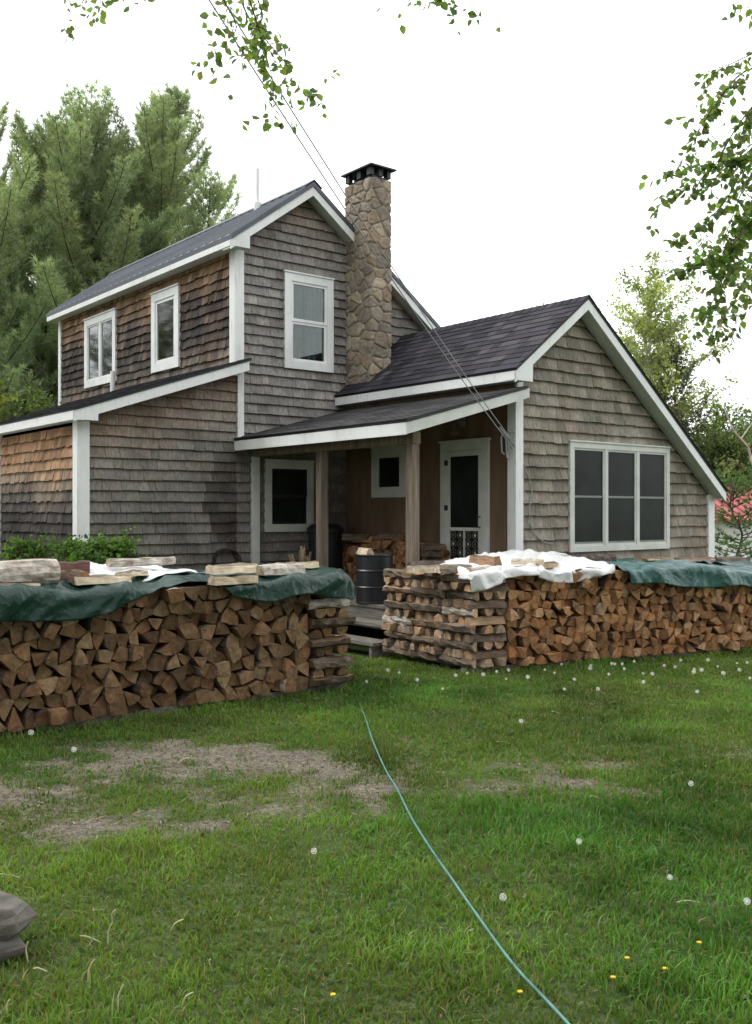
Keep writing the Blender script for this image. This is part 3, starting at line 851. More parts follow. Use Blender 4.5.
def log_geo(mb, poly, bark, L, tint, birch=False, rings=4, rough=.004, endj=.006, xf=None, taper=0.0):
    """poly: ccw (x,z) outline; bark: set of edge numbers that carry bark; log runs along +y"""
    n = len(poly)
    bx = sum(p[0] for p in poly) / n; bz = sum(p[1] for p in poly) / n
    if bark:
        mx_ = sum(poly[i][0] + poly[(i + 1) % n][0] for i in bark) / (2 * len(bark)); mz_ = sum(poly[i][1] + poly[(i + 1) % n][1] for i in bark) / (2 * len(bark))
        px, pzz = bx + (bx - mx_) * .9, bz + (bz - mz_) * .9
    else: px, pzz = bx + lr.uniform(-.08, .08), bz + lr.uniform(-.08, .08)
    oy = lr.uniform(0, 30)
    vs = []; lc = []
    bend = (lr.uniform(-.01, .01), lr.uniform(-.006, .006))
    for r_ in range(rings):
        t = r_ / (rings - 1); y = L * t; sc = 1 - taper * t + lr.uniform(-.02, .02)
        bb = math.sin(t * math.pi)
        for i, p in enumerate(poly):
            isb = (i in bark) or ((i - 1) % n in bark)
            k = rough * (1.6 if isb else .8)
            x = bx + (p[0] - bx) * sc + lr.uniform(-k, k) * (0 if r_ == 0 else 1) + bend[0] * bb
            z = bz + (p[1] - bz) * sc + lr.uniform(-k, k) * (0 if r_ == 0 else 1) + bend[1] * bb
            yy = y + (lr.uniform(-endj, endj) if r_ in (0, rings - 1) else 0)
            vs.append(Vector((x, yy, z))); lc.append((x - px, yy + oy, z - pzz))
    fs = []; ms = []
    for r_ in range(rings - 1):
        for i in range(n):
            j = (i + 1) % n
            fs.append((r_ * n + j, r_ * n + i, (r_ + 1) * n + i, (r_ + 1) * n + j))
            ms.append((3 if birch else 2) if i in bark else 1)
    c0 = len(vs); vs.append(Vector((bx, lr.uniform(-.004, .004), bz))); lc.append((bx - px, oy, bz - pzz))
    c1 = len(vs); vs.append(Vector((bx + bend[0] * 0, L, bz))); lc.append((bx - px, oy + L, bz - pzz))
    last = (rings - 1) * n
    for i in range(n):
        j = (i + 1) % n
        fs.append((i, j, c0)); ms.append(0); fs.append((last + j, last + i, c1)); ms.append(0)
    if xf is not None: vs = [xf @ v for v in vs]
    mb.add(vs, fs, ms, tint, lc)

def roundpoly(poly, be, bulge, k=3):
    """replace edge number be by an outward arc; returns poly, bark edge set"""
    n = len(poly); out = []; bark = set()
    cx = sum(p[0] for p in poly) / n; cz = sum(p[1] for p in poly) / n
    for i in range(n):
        p, q = poly[i], poly[(i + 1) % n]
        out.append(p)
        if i == be:
            ex, ez = q[0] - p[0], q[1] - p[1]; l = math.hypot(ex, ez) or 1
            nx, nz_ = ez / l, -ex / l
            if nx * (cx - p[0]) + nz_ * (cz - p[1]) > 0: nx, nz_ = -nx, -nz_
            bark.add(len(out) - 1)
            for m in range(1, k + 1):
                t = m / (k + 1); h = math.sin(t * math.pi) * bulge * l * lr.uniform(.85, 1.15)
                out.append((p[0] + ex * t + nx * h, p[1] + ez * t + nz_ * h)); bark.add(len(out) - 1)
    return out, bark

def half_poly(w, h, up=True):
    pts = [(w / 2 * math.cos(a) * lr.uniform(.92, 1.04), h * (math.sin(a) ** .85 if math.sin(a) > 0 else 0) * lr.uniform(.9, 1.04)) for a in [math.pi * i / 6 for i in range(7)]]
    pts = [(x, z - h / 2) for x, z in pts]
    if lr.random() < .3:
        pts = [(pts[0][0], pts[0][1]), (w * lr.uniform(.1, .35), h * .48), (-w * lr.uniform(.1, .3), h * .46), (pts[-1][0], pts[-1][1])]
        bark = {1}
    else: bark = set(range(6))
    if not up:
        pts = [(-x, -z) for x, z in pts]
    return pts, bark

class Piece: pass
pieces = []
stuff = MB()
def piece(poly, bark, L, loc, ang, tint, birch=False, rings=4, label=None, group=None, size=1, name='split_log', tilt=0.0, rough=.004, must=False, taper=0.0, roll=0.0):
    p = Piece(); p.__dict__.update(locals()); pieces.append(p); return p
def back_piece(poly, bark, L, loc, ang, tint, rings=2):
    log_geo(stuff, poly, bark, L, tint, False, rings, .004, .02, Matrix.Translation(loc) @ Matrix.Rotation(ang, 4, 'Z'))

def face_cells(s0, s1, top, nrow, wmean, z0=.06):
    """pieces of firewood seen end-on: each seed of a loose lattice gets its own territory, and a wedge is cut to fit inside it"""
    pts = []
    for r_ in range(nrow):
        x = s0 + wmean * (.5 if r_ % 2 else .95) * lr.uniform(.75, 1.1); i = 0
        while x < s1 - wmean * .3:
            hh = (top(x) - z0) / nrow
            pts.append((x + lr.gauss(0, wmean * .14), z0 + hh * (r_ + .5) + lr.gauss(0, hh * .16), r_, i)); i += 1
            x += wmean * lr.choice([.72, .85, 1.0, 1.05, 1.2, 1.32])
    cells = []
    hmean = (top((s0 + s1) / 2) - z0) / nrow
    for (x, z, r_, i) in pts:
        tz = top(x)
        pg = [(max(s0, x - wmean * 1.4), z0), (min(s1, x + wmean * 1.4), z0), (min(s1, x + wmean * 1.4), tz), (max(s0, x - wmean * 1.4), tz)]
        for (x2, z2, _, _) in pts:
            if abs(x2 - x) < wmean * 2.6 and abs(z2 - z) < hmean * 2.6 and (x2, z2) != (x, z):
                a, b = x2 - x, z2 - z
                pg = clip(pg, a, b, a * (x + x2) / 2 + b * (z + z2) / 2)
                if len(pg) < 3: break
        if len(pg) < 3: continue
        best = None; want = 3 if lr.random() < .58 else 4
        import itertools
        if len(pg) > want:
            opts = []
            for cmb in itertools.combinations(range(len(pg)), want):
                q = [pg[k] for k in cmb]
                ar = .5 * sum(q[k][0] * q[(k + 1) % want][1] - q[(k + 1) % want][0] * q[k][1] for k in range(want))
                opts.append((ar * lr.uniform(.85, 1.1), q))
            best = max(opts, key=lambda o: o[0])[1]
        else: best = pg
        cx = sum(p[0] for p in best) / len(best); cz = sum(p[1] for p in best) / len(best)
        g = lr.uniform(1.03, 1.14) if want == 3 else lr.uniform(.97, 1.05)
        pl = [((p[0] - cx) * g + lr.gauss(0, .003), (p[1] - cz) * g + lr.gauss(0, .003)) for p in best]
        n = len(pl)
        lens = [math.hypot(pl[(k + 1) % n][0] - pl[k][0], pl[(k + 1) % n][1] - pl[k][1]) for k in range(n)]
        if min(lens) < .02: pl = [p for k, p in enumerate(pl) if lens[k] >= .02]
        if len(pl) < 3: continue
        n = len(pl); lens = [math.hypot(pl[(k + 1) % n][0] - pl[k][0], pl[(k + 1) % n][1] - pl[k][1]) for k in range(n)]
        # blunt corners
        q = []
        for k in range(n):
            p, a, b = pl[k], pl[k - 1], pl[(k + 1) % n]; f = lr.uniform(.04, .10)
            q.append((p[0] + (a[0] - p[0]) * f, p[1] + (a[1] - p[1]) * f)); q.append((p[0] + (b[0] - p[0]) * f, p[1] + (b[1] - p[1]) * f))
        be = 2 * (lens.index(max(lens)) if lr.random() < .6 else lr.randrange(n)) + 1
        pl2, bark = roundpoly(q, be, lr.uniform(.06, .16))
        cells.append((pl2, bark, cx, cz, r_, i, max(lens), want))
    return cells

# --- left pile
LTOP = lambda s: .985 + .02 * math.sin(s * 2.1 + 1) + (.035 * math.exp(-((s - 1.55) / .3) ** 2))
def rowname(r_, n): return 'bottom row' if r_ == 0 else ('top row' if r_ == n - 1 else ORD[r_] + ' row up')
NL = 9
SHAPE = lambda wn: 'wedge-shaped' if wn == 3 else 'blocky'
for (pl, bark, cx, cz, r_, i, sz, wn) in face_cells(.43, 3.45, LTOP, NL, .112):
    pl = [(-x, z) for x, z in pl][::-1]; n = len(pl)
    bark = {(n - 2 - b) % n for b in bark}
    off = lr.gauss(0, .032)
    loc = FL - U * cx + V * (off + .02) + ZU * cz
    piece(pl, bark, lr.uniform(.38, .43), loc, HROT + lr.gauss(0, .025), shade_end('L'), lr.random() < .08, 4,
          f"{SHAPE(wn)} log, {rowname(r_, NL)} of the dark-tarped left woodpile, {ordw(i)} from its stacked end", 'split logs in the left woodpile', sz * 9 / max(6.5, loc.y), tilt=lr.gauss(0, .02), must=cx < 3.15)
for row in (1, 2):
    for (pl, bark, cx, cz, r_, i, sz, wn) in face_cells(.43, 3.5, LTOP, 7, .15):
        pl = [(-x, z) for x, z in pl][::-1]; n = len(pl); bark = {(n - 2 - b) % n for b in bark}
        back_piece(pl, bark, .40, FL - U * cx + V * (row * .44 + .02) + ZU * cz, HROT, shade_end('L'))
# crib end of the left pile
NLAY = 11; lh = .0855
for k in range(NLAY):
    z = .06 + lh * (k + .5)
    if k % 2 == 0:
        pl, bk = half_poly(.17, lh * .98, lr.random() < .5)
        th = math.pi / 2 if lr.random() < .7 else 0
        if th: pl = [(-zz * .8, math.copysign(min(abs(x), .07), x) * .62) for x, zz in pl]; 
        L = lr.uniform(.42, .48)
        # bark turned out towards the lawn
        if th and sum(pl[b][0] for b in bk) / max(1, len(bk)) > 0: pl = [(-x, -zz) for x, zz in pl]
        loc = FL + U * (lr.uniform(.0, .05)) + V * .04 + ZU * z
        piece(pl, bk, L, loc, HROT + math.pi / 2 + lr.gauss(0, .03), shade_end('L'), k == 8, 7,
              f"barky log laid lengthwise in the {'bottom layer' if k == 0 else ('top layer' if k == NLAY - 1 else ORD[k] + ' layer up')} of the left woodpile's stacked end", 'split logs in the left woodpile', .4, rough=.007, must=True)
        for j in range(1, 8):
            pl, bk = half_poly(.15, lh * .98); back_piece(pl, bk, .42, FL + V * (.085 + j * .165) + ZU * z, HROT + math.pi / 2, shade_end('L'), 3)
    else:
        x = 0
        for j in range(3):
            w = lr.uniform(.11, .15); pl, bk = half_poly(w * .96, lh * .96, lr.random() < .6)
            piece(pl, bk, .42, FL - U * (x + w / 2) + V * (.02 + lr.gauss(0, .015)) + ZU * z, HROT + lr.gauss(0, .04), shade_end('L'), False, 4,
                  f"{['right', 'middle', 'left'][j]} log end of three, {ORD[k]} layer up in the left woodpile's stacked end", 'split logs in the left woodpile', .14, must=True)
            for rr_ in (1, 2): back_piece(pl, bk, .42, FL - U * (x + w / 2) + V * (.02 + rr_ * .44) + ZU * z, HROT, shade_end('L'))
            x += w
# --- right pile
RTOP = lambda s: .975 - .035 * max(0, s - 1.5) + .02 * math.sin(s * 3) + .05 * math.exp(-((s - 1.55) / .3) ** 2)
NR = 10
def rloc(s, t, z): return FR + Ld * s + Wd * t + ZU * z
for (pl, bark, cx, cz, r_, i, sz, wn) in face_cells(.44, 4.6, RTOP, NR, .099):
    loc = rloc(cx, lr.gauss(.02, .03), cz)
    piece(pl, bark, lr.uniform(.38, .43), loc, LANG + lr.gauss(0, .03), shade_end('R'), lr.random() < .05, 4,
          f"{SHAPE(wn)} log, {rowname(r_, NR)} of the white-sheeted right woodpile, {ordw(i)} from its stacked corner", 'split logs in the right woodpile', sz * 9 / loc.y, tilt=lr.gauss(0, .02))
for row in (1, 2):
    for (pl, bark, cx, cz, r_, i, sz, wn) in face_cells(.44, 4.6, RTOP, 7, .14):
        back_piece(pl, bark, .40, rloc(cx, row * .44, cz), LANG, shade_end('R'))
NLAY = 11; lh = .083
TE = math.atan2(Ed.y, Ed.x) - math.pi / 2; TL = LANG - math.pi / 2
for k in range(NLAY):
    z = .065 + lh * (k + .5)
    lay = 'bottom layer' if k == 0 else ('top layer' if k == NLAY - 1 else ORD[k] + ' layer up')
    if k % 2 == 0:
        for j in range(3):
            for i in range(3):
                out = i == 0
                pl, bk = half_poly(.14, lh * 1.0, lr.random() < .5)
                if out and lr.random() < .85:
                    pl = [(-zz * .8, math.copysign(min(abs(x), .058), x) * .76) for x, zz in pl]
                    if sum(pl[b][0] for b in bk) > 0: pl = [(-x, -zz) for x, zz in pl]
                loc = FR + Ld * ((.03 if out else .06 + i * .14) + lr.gauss(0, .012)) + Ed * (.0 + j * .46 + lr.uniform(-.012, .012)) + ZU * z
                tint = shade_end('C')
                if out or j == 0:
                    lab = (f"sideways barky log, {ordw(j)} from near corner, {lay}, right woodpile's stacked end" if out else
                           f"{['', 'middle', 'right'][i]} of three log ends on the front of the right stacked corner, {lay}")
                    bq = out and (k, j) in ((4, 2), (6, 0))
                    piece(pl, bk, .455, loc, TE + lr.gauss(0, .03), tint, bq, 7, lab, 'split logs in the right woodpile', .4 if out else .12, rough=.007, must=True)
                else: back_piece(pl, bk, .42, loc, TE, tint, 3)
    else:
        d = .0; cnt = 0
        while d < 1.33:
            w = lr.uniform(.11, .19); pl, bk = half_poly(w * .96, lh * .97, lr.random() < .8)
            loc = FR + Ed * (d + w / 2) + Ld * lr.gauss(.01, .014) + ZU * z
            piece(pl, bk, .42, loc, TL + lr.gauss(0, .04), shade_end('C'), lr.random() < .1, 4,
                  f"pale log end, {ordw(cnt)} from near corner, {lay}, right woodpile's stacked end", 'split logs in the right woodpile', w, must=True)
            d += w; cnt += 1
# --- pieces lying on the tops of the piles (over the sheets)
def topp(side, s, t, z, ang, L, w, h, label, birch=False, tint=None, shape='half', name='split_log', tilt=0.0):
    if shape != 'round': h *= .82; w *= .88; L *= .9; z -= .008
    if shape == 'half': pl, bk = half_poly(w, h)
    elif shape == 'flat': pl = [(-w / 2, -h / 2), (w / 2, -h * .4), (w * .42, h * .45), (-w * .3, h * .5)]; bk = {0}
    elif shape == 'slab': pl = [(-w / 2, -h / 2), (w / 2, -h / 2), (w * .46, h * .3), (w * .1, h * .5), (-w * .4, h * .4)]; bk = {2, 3}
    else: pl = [(w / 2 * math.cos(a), h / 2 * math.sin(a)) for a in [2 * math.pi * i / 12 for i in range(12)]]; bk = set(range(12))
    base = (FL - U * s + V * t) if side == 'L' else (FR + Ld * s + Wd * t)
    a0 = HROT if side == 'L' else LANG
    piece(pl, bk, L, base + ZU * z, a0 + ang, tint or (.45, .36, .25), birch, 6, label, 'loose pieces lying on the woodpiles', 1, name=name, tilt=tilt, rough=.006, must=True)

PALE = (.60, .50, .37); LS = math.pi / 2
topp('L', 2.62, .16, 1.15, LS, .52, .20, .20, 'thick rough bark log lying on the dark tarp at the far left', tint=(.30, .19, .11), shape='round', birch=True)
topp('L', 2.80, .03, 1.07, LS, .4, .10, .07, 'small pale split at the far left in front of the thick bark log', tint=PALE, shape='slab')
topp('L', 2.44, .05, 1.12, .35, .36, .14, .12, 'short reddish log end leaning beside the thick bark log', tint=(.33, .17, .085))
topp('L', 2.08, .10, 1.095, LS + .05, .48, .17, .07, 'flat pale split lying on the front of the dark tarp', tint=PALE, shape='slab')
topp('L', 2.25, .42, 1.17, LS - .3, .34, .16, .13, 'dark reddish bark chunk on the white plastic of the left woodpile', tint=(.14, .075, .06), shape='slab')
topp('L', 1.45, .55, 1.19, LS + .1, .62, .065, .065, 'thin birch branch at the end of the white plastic', birch=True, shape='round', tint=(.5, .4, .3))
topp('L', 1.0, .0, 1.055, LS + .06, .46, .16, .085, 'lower of two stacked pale splits by the bare gap in the dark tarp', tint=(.42, .335, .235), shape='slab')
topp('L', 1.0, .02, 1.14, LS - .02, .45, .15, .085, 'upper of two stacked pale splits by the bare gap in the dark tarp', tint=PALE, shape='slab')
topp('L', .42, .16, 1.11, LS + .08, .50, .16, .11, 'white birch half log resting on the dark tarp', birch=True, tint=(.32, .24, .17))
topp('L', 1.85, .30, 1.12, LS + .5, .34, .12, .05, 'thin tan scrap on the dark tarp in front of the white plastic', tint=PALE, shape='slab')
topp('L', .74, .40, 1.13, LS - .15, .40, .14, .06, 'thin cream scrap behind the white birch half log', tint=PALE, shape='slab')
topp('R', .80, .10, 1.06, -math.pi / 2 + .25, .40, .14, .07, 'tan scrap near the front edge of the white plastic', tint=(.42, .31, .2), shape='slab')
topp('L', .12, .36, 1.13, LS - .05, .46, .15, .07, 'cream split lying nearest the stacked end of the left woodpile', tint=(.60, .50, .36), shape='slab')
RS = -math.pi / 2
topp('R', -.42, .50, 1.03, RS + .1, .44, .16, .09, 'cream split at the left edge of the right woodpile top', tint=(.56, .46, .34), shape='slab')
topp('R', -.20, .34, 1.035, RS - .1, .46, .19, .10, 'wide pale split on the top of the right stacked corner', tint=PALE, shape='half')
topp('R', -.30, .75, 1.05, RS + .05, .46, .16, .10, 'dark barked slab behind the pale splits of the right woodpile', tint=(.1, .08, .07))
topp('R', .02, .10, 1.03, RS + .12, .44, .15, .09, 'grey white birch half log over the right stacked corner', birch=True, tint=(.40, .30, .21))
topp('R', -.40, .62, 1.0, RS + .55, .44, .17, .09, 'orange-ended log on the far side of the right stacked corner', tint=(.42, .26, .14))
topp('R', .44, .22, 1.11, .25, .40, .15, .12, 'red-brown log end pointing forward on the white plastic', tint=(.26, .16, .10))
topp('R', .58, .16, 1.10, RS - .2, .36, .10, .07, 'small pale split with a bark edge on the white plastic', birch=True, tint=PALE, shape='slab')
topp('R', 1.66, .32, 1.10, RS + .15, .40, .16, .11, 'dark bark chunk between the white plastic and the teal tarp', tint=(.09, .065, .055))
topp('R', 2.45, .42, 1.075, RS + .1, .46, .26, .035, 'tan bark slab lying first on the teal tarp', tint=(.36, .25, .17), shape='slab')
topp('R', 3.0, .42, 1.06, RS - .06, .50, .24, .04, 'pinkish bark slab lying second on the teal tarp', tint=(.34, .22, .17), shape='slab')
topp('R', 3.55, .40, 1.05, RS + .05, .52, .22, .06, 'dark grey bark slab at the far end of the teal tarp', tint=(.16, .13, .11), shape='slab')

# --- firewood under the porch roof: stacked against the brown wall
for row, uu in enumerate((-.42,)):
    for (pl, bark, cx, cz, r_, i, sz, wn) in face_cells(1.45, 3.35, lambda s: 1.16 + .05 * math.sin(s * 4), 5, .13, .5):
        pl = [(-x, z) for x, z in pl][::-1]; n = len(pl); bark = {(n - 2 - b) % n for b in bark}
        wl = hw(uu + lr.gauss(0, .015), cx, cz)
        back_piece(pl, bark, .40, wl, HROT - math.pi / 2, shade_end('R'), 3)
for j in range(7):
    pl, bk = half_poly(.13, .08); wl = hw(-.36 + lr.uniform(0, .12), 1.5 + lr.uniform(0, 1.5), 1.21 + lr.uniform(0, .06))
    back_piece(pl, bk, .42, wl, HROT + lr.uniform(-.5, .5), shade_end('C'), 4)
for j in range(8):
    pl, bk = half_poly(.14, .09); wl = hw(-.30 + lr.uniform(0, .1), .95 + (j % 2) * .05, .55 + .085 * j)
    back_piece(pl, bk, .42, wl, HROT + lr.uniform(-.1, .1), shade_end('R'), 4)

pieces.sort(key=lambda p: (not p.must, -p.size))
kept = 0
for p in pieces:
    if kept < 300:
        m = MB(); log_geo(m, p.poly, p.bark, p.L, p.tint, p.birch, p.rings, p.rough, taper=p.taper)
        o = m.build(p.name, LOGM); o.location = p.loc; o.rotation_euler = (p.tilt, 0, p.ang)
        lab = p.label.replace(',', ',')
        tag(o, lab, 'firewood log', p.group); kept += 1
    else:
        log_geo(stuff, p.poly, p.bark, p.L, p.tint, p.birch, 3, p.rough, xf=Matrix.Translation(p.loc) @ Matrix.Rotation(p.ang, 4, 'Z') @ Matrix.Rotation(p.tilt, 4, 'X'))
so_ = stuff.build('stacked_firewood', LOGM)
tag(so_, 'remaining split firewood at the far part of the right woodpile and under the porch roof', 'firewood', kind='stuff')
print('logs', len(pieces), 'kept', kept, 'must', sum(p.must for p in pieces))
# sleepers that keep the piles off the grass
for base, sd_, td_, L, lab, a in ((FL, -U, V, 3.6, 'grey sleepers under the dark-green-tarped left woodpile', 0), (FR, Ld, Wd, 4.7, 'grey sleepers under the white-sheeted right woodpile', 0)):
    root = empty('sleepers', base); tag(root, lab, 'sleepers')
    for t in (.08, .5, .95):
        m = MB(); p0 = base + sd_ * -.02 + td_ * t; q = [p0, p0 + sd_ * L, p0 + sd_ * L + td_ * .1, p0 + td_ * .1]
        m.prism([Vector(x) - base for x in q], (0, 0, .056)); m.build('timber', [M['oldwood']], root)

# ------------------------------------------------------------------ TARPS (a small cloth relaxation over the pile)
def sheet(name, org, sd, td, s0, s1, tb, hang, H, mat, over=(1.06, 1.03), seed=1, cell=.027, lift=.08, amp=.03, steps=70, smax=9, bend=.25, fold=-.6, crease=.045, iso=False):
    r = np.random.default_rng(seed)
    ns = int((s1 - s0) / cell) + 1
    S = np.linspace(s0, s1, ns); hg = np.array([hang(s) for s in S])
    nt = int((tb + hg.max()) / cell) + 1
    f = np.linspace(0, 1, nt)
    Sg, Fg = np.meshgrid(S, f, indexing='ij')
    T = tb - Fg * (tb + hg[:, None])
    P = np.zeros((ns, nt, 3)); P[..., 0] = Sg; P[..., 1] = T
    w = fbm(Sg * 4 + T * 1.5 + seed, T * 2.5, seed) - .5; w2 = fbm(Sg * 13 + T * 5 + seed, T * 8 - Sg * 3, seed + 5, 2) - .5
    P[..., 2] = H(Sg, np.clip(T, 0, 9)) + lift + amp * 2 * w + amp * 2.2 * w2
    ls = np.linalg.norm(np.diff(np.stack([Sg, T], -1), axis=0), axis=-1) * over[0]
    lt = np.linalg.norm(np.diff(np.stack([Sg, T], -1), axis=1), axis=-1) * over[1]
    d1 = np.linalg.norm(np.stack([Sg, T], -1)[1:, 1:] - np.stack([Sg, T], -1)[:-1, :-1], axis=-1) * (over[0] + over[1]) / 2
    d2 = np.linalg.norm(np.stack([Sg, T], -1)[1:, :-1] - np.stack([Sg, T], -1)[:-1, 1:], axis=-1) * (over[0] + over[1]) / 2
    loc_ = 1 + .07 * (fbm(Sg * 2.3, T * 2.3, seed + 9) - .35); ls = ls * loc_[1:]; lt = lt * loc_[:, 1:]
    Q = P.copy()
    def con(a, b, L, k):
        d = b - a; n = np.linalg.norm(d, axis=-1, keepdims=True) + 1e-9
        c = d * (1 - L[..., None] / n) * .5 * k
        a += c; b -= c
    for it in range(steps):
        vel = (P - Q) * .93; Q = P.copy(); P = P + vel; P[..., 2] -= .0022
        for q in range(7):
            for o in (0, 1):
                con(P[o:-1:2], P[o + 1::2], ls[o::2], 1); con(P[:, o:-1:2], P[:, o + 1::2], lt[:, o::2], 1)
                con(P[o:-1:2, :-1], P[o + 1::2, 1:], d1[o::2], .6); con(P[o:-1:2, 1:], P[o + 1::2, :-1], d2[o::2], .6)
            for o in (0, 1, 2, 3):
                a = P[o:-2:4]; b = P[o + 2::4][:len(a)]; con(a, b, (ls[o:-1:4] + ls[o + 1::4][:len(ls[o:-1:4])])[:len(a)], bend * .08)
            s, t, z = P[..., 0], P[..., 1], P[..., 2]
            h = H(np.clip(s, 0, smax), np.clip(t, 0, 9)) + .006
            inside = (s > 0) & (t > -.05) & (z < h)
            dt = t + .05; up = h - z; ds = s
            front = inside & (dt < up) & (dt < ds + .3); side = inside & ~front & (ds < up)
            topc = inside & ~front & ~side
            P[..., 2] = np.where(topc, h, z); P[..., 1] = np.where(front, -.05, t); P[..., 0] = np.where(side, -.001, s)
            if q == 6:
                for c in range(3): Q[..., c] = np.where(topc | front, P[..., c] - (P[..., c] - Q[..., c]) * .25, Q[..., c])
        P[..., 2] = np.maximum(P[..., 2], .1)
    # sharp creases left by handling
    cr = np.zeros((ns, nt))
    for k, (fa, fb, am) in enumerate(((.75, 3.4, crease), (1.5, 6.5, crease * .55), (3.5, 10, crease * .25))):
        ca, sa = math.cos(fold), math.sin(fold); wp = .25 * (fbm(Sg * 1.7, T * 1.7, seed + 31) - .5)
        a1 = fbm((Sg * ca + T * sa) * fa + seed * 3, (T * ca - Sg * sa + wp) * fb, seed + 20 + k, 2)
        cr += am * (np.clip(1 - np.abs(a1 - .5) * 6, 0, 1) ** 1.5)
    if iso:
        cr = np.zeros((ns, nt))
        for k, (fa, am) in enumerate(((2.2, .055), (4.8, .034), (10, .016))):
            cr += am * np.clip(1 - np.abs(fbm(Sg * fa + seed, T * fa * 1.2 + Sg, seed + 40 + k, 2) - .5) * 5, 0, 1) - am * .5
    du = np.gradient(P, axis=0); dv = np.gradient(P, axis=1)
    nrm = np.cross(du, dv); nrm /= np.linalg.norm(nrm, axis=-1, keepdims=True) + 1e-9
    nrm *= np.where(nrm[..., 2:3] * 1 + (-nrm[..., 1:2]) * .8 < 0, -1, 1)
    P = P + nrm * cr[..., None]
    W = np.array(org)[None, None, :] + P[..., 0:1] * np.array(sd) + P[..., 1:2] * np.array(td) + P[..., 2:3] * np.array((0, 0, 1.))
    c = np.array(W.reshape(-1, 3).mean(0)); c[2] = W[..., 2].min()
    idx = np.arange(ns * nt).reshape(ns, nt)
    F = np.stack([idx[:-1, :-1], idx[1:, :-1], idx[1:, 1:], idx[:-1, 1:]], -1).reshape(-1, 4)
    o = np_mesh(name, W.reshape(-1, 3) - c, [F], mat, None, None, True); o.location = c
    m = o.modifiers.new('sub', 'SUBSURF'); m.levels = m.render_levels = 1
    m = o.modifiers.new('thick', 'SOLIDIFY'); m.thickness = .003
    return o, P
ltop = np.vectorize(LTOP); rtop = np.vectorize(RTOP)
HL = lambda s, t: .02 + ltop(s) + .05 * (fbm(s * 3.2, t * 3.2, 3) - .5) + .05 * np.sin(np.clip(t / 1.25, 0, 1) * np.pi) + .06 * np.exp(-((s - 2.3) / .5) ** 2) * np.clip(t, 0, .5)
def hangL(s):
    if s < 1.2: return .10 + .02 * math.sin(s * 9)
    if s < 1.42: return .10 - (s - 1.2) / .22 * .17
    if s < 1.66: return -.07
    if s < 2.3: return -.07 + (s - 1.66) / .64 * .18
    return .11 + .04 * math.sin((s - 2.3) * 3)
t1, PL = sheet('tarp', FL, -U, V, -.02, 3.6, 1.3, hangL, HL, M['tarp_dark'], (1.045, 1.07), 4)
tag(t1, 'dark green tarp draped over the top of the left woodpile', 'tarp')
HL2 = lambda s, t: HL(s, t) + .02 + .05 * np.exp(-((s - 2.0) / .4) ** 2) * np.clip((t - .2) * 3, 0, 1)
t2, _ = sheet('plastic_sheet', FL, -U, V, 1.35, 2.75, 1.2, lambda s: -.25 + .07 * math.sin(s * 7), HL2, M['plastic_white'], (1.05, 1.04), 9)
tag(t2, 'smooth white plastic sheet along the back of the left woodpile', 'plastic sheet')
HR = lambda s, t: .02 + rtop(s) + .04 * (fbm(s * 4, t * 4, 8) - .5) + .05 * np.sin(np.clip(t / 1.25, 0, 1) * np.pi) + .10 * np.exp(-((s - 1.05) / .45) ** 2) * np.clip(t * 3, 0, 1)
t3, _ = sheet('plastic_sheet', FR, Ld, Wd, .02, 1.62, 1.15, lambda s: .035 + .03 * math.sin(s * 6 + 1), HR, M['plastic_white'], (1.18, 1.18), 14, lift=.12, amp=.06, iso=True)
tag(t3, 'crumpled white plastic sheet on the right woodpile below the triple window', 'plastic sheet')
t4, _ = sheet('tarp', FR, Ld, Wd, 1.85, 4.5, 1.2, lambda s: .13 + .03 * math.sin(s * 5) - (.12 if s < 1.95 else 0), HR, M['tarp_teal'], (1.07, 1.06), 22, smax=9)
tag(t4, 'faded teal tarp over the far end of the right woodpile', 'tarp')
# ------------------------------------------------------------------ THINGS AROUND THE PORCH
bp = hw(-1.55, .84, .5)
root = empty('barrel', bp); tag(root, 'black ribbed steel drum standing on the porch edge', 'barrel')
m = MB(); r0 = .228
m.lathe([(r0 - .012, 0), (r0, .012), (r0 - .004, .03), (r0 - .004, .185), (r0 + .010, .198), (r0 - .004, .212), (r0 - .004, .38), (r0 + .010, .395), (r0 - .004, .41), (r0 - .004, .565), (r0 + .008, .578), (r0 + .004, .592), (r0 - .012, .59), (r0 - .02, .565)], seg=40)
m.build('drum', [M['black_plastic']], root, smooth=False)
m = MB(); m.lathe([(r0 - .025, .560), (r0 - .022, .568), (.05, .574)], seg=30); m.build('lid', [M['black_plastic']], root)
m = MB(); pl, bk = half_poly(.15, .11); log_geo(m, [(-.06, -.05), (.06, -.05), (.015, .04), (-.02, .035)], {0}, .26, (.50, .40, .28)); o = m.build('split_log', LOGM); o.location = bp + Vector((-.05, -.10, .626)); o.rotation_euler = (0, 0, .5)
tag(o, 'pale wedge of firewood on top of the black drum', 'firewood log', 'loose pieces lying on the woodpiles')
kp = hw(-1.28, 2.75, .5)
root = empty('kindling_bucket', kp); tag(root, 'dark bucket by the porch window holding a bundle of kindling', 'bucket')
m = MB(); m.lathe([(.15, 0), (.19, .30), (.2, .31), (.185, .30), (.15, .02)], seg=24); m.build('bucket', [M['metal_dark']], root)
for i in range(16):
    a = random.uniform(0, 6.28); q = random.uniform(.02, .13); m = MB()
    lean = Vector((random.uniform(-.5, .5), random.uniform(-.5, .5), 1)).normalized()
    p0 = Vector((q * math.cos(a), q * math.sin(a), .03)); L = random.uniform(.45, .62)
    c = random.choice([(.34, .24, .16), (.26, .17, .11), (.42, .32, .22)])
    m.tube([p0, p0 + lean * L], .016, 4, 0, c); m.build('kindling_stick', [M['split']], root)
sb = hw(-.62, 3.15, .5)
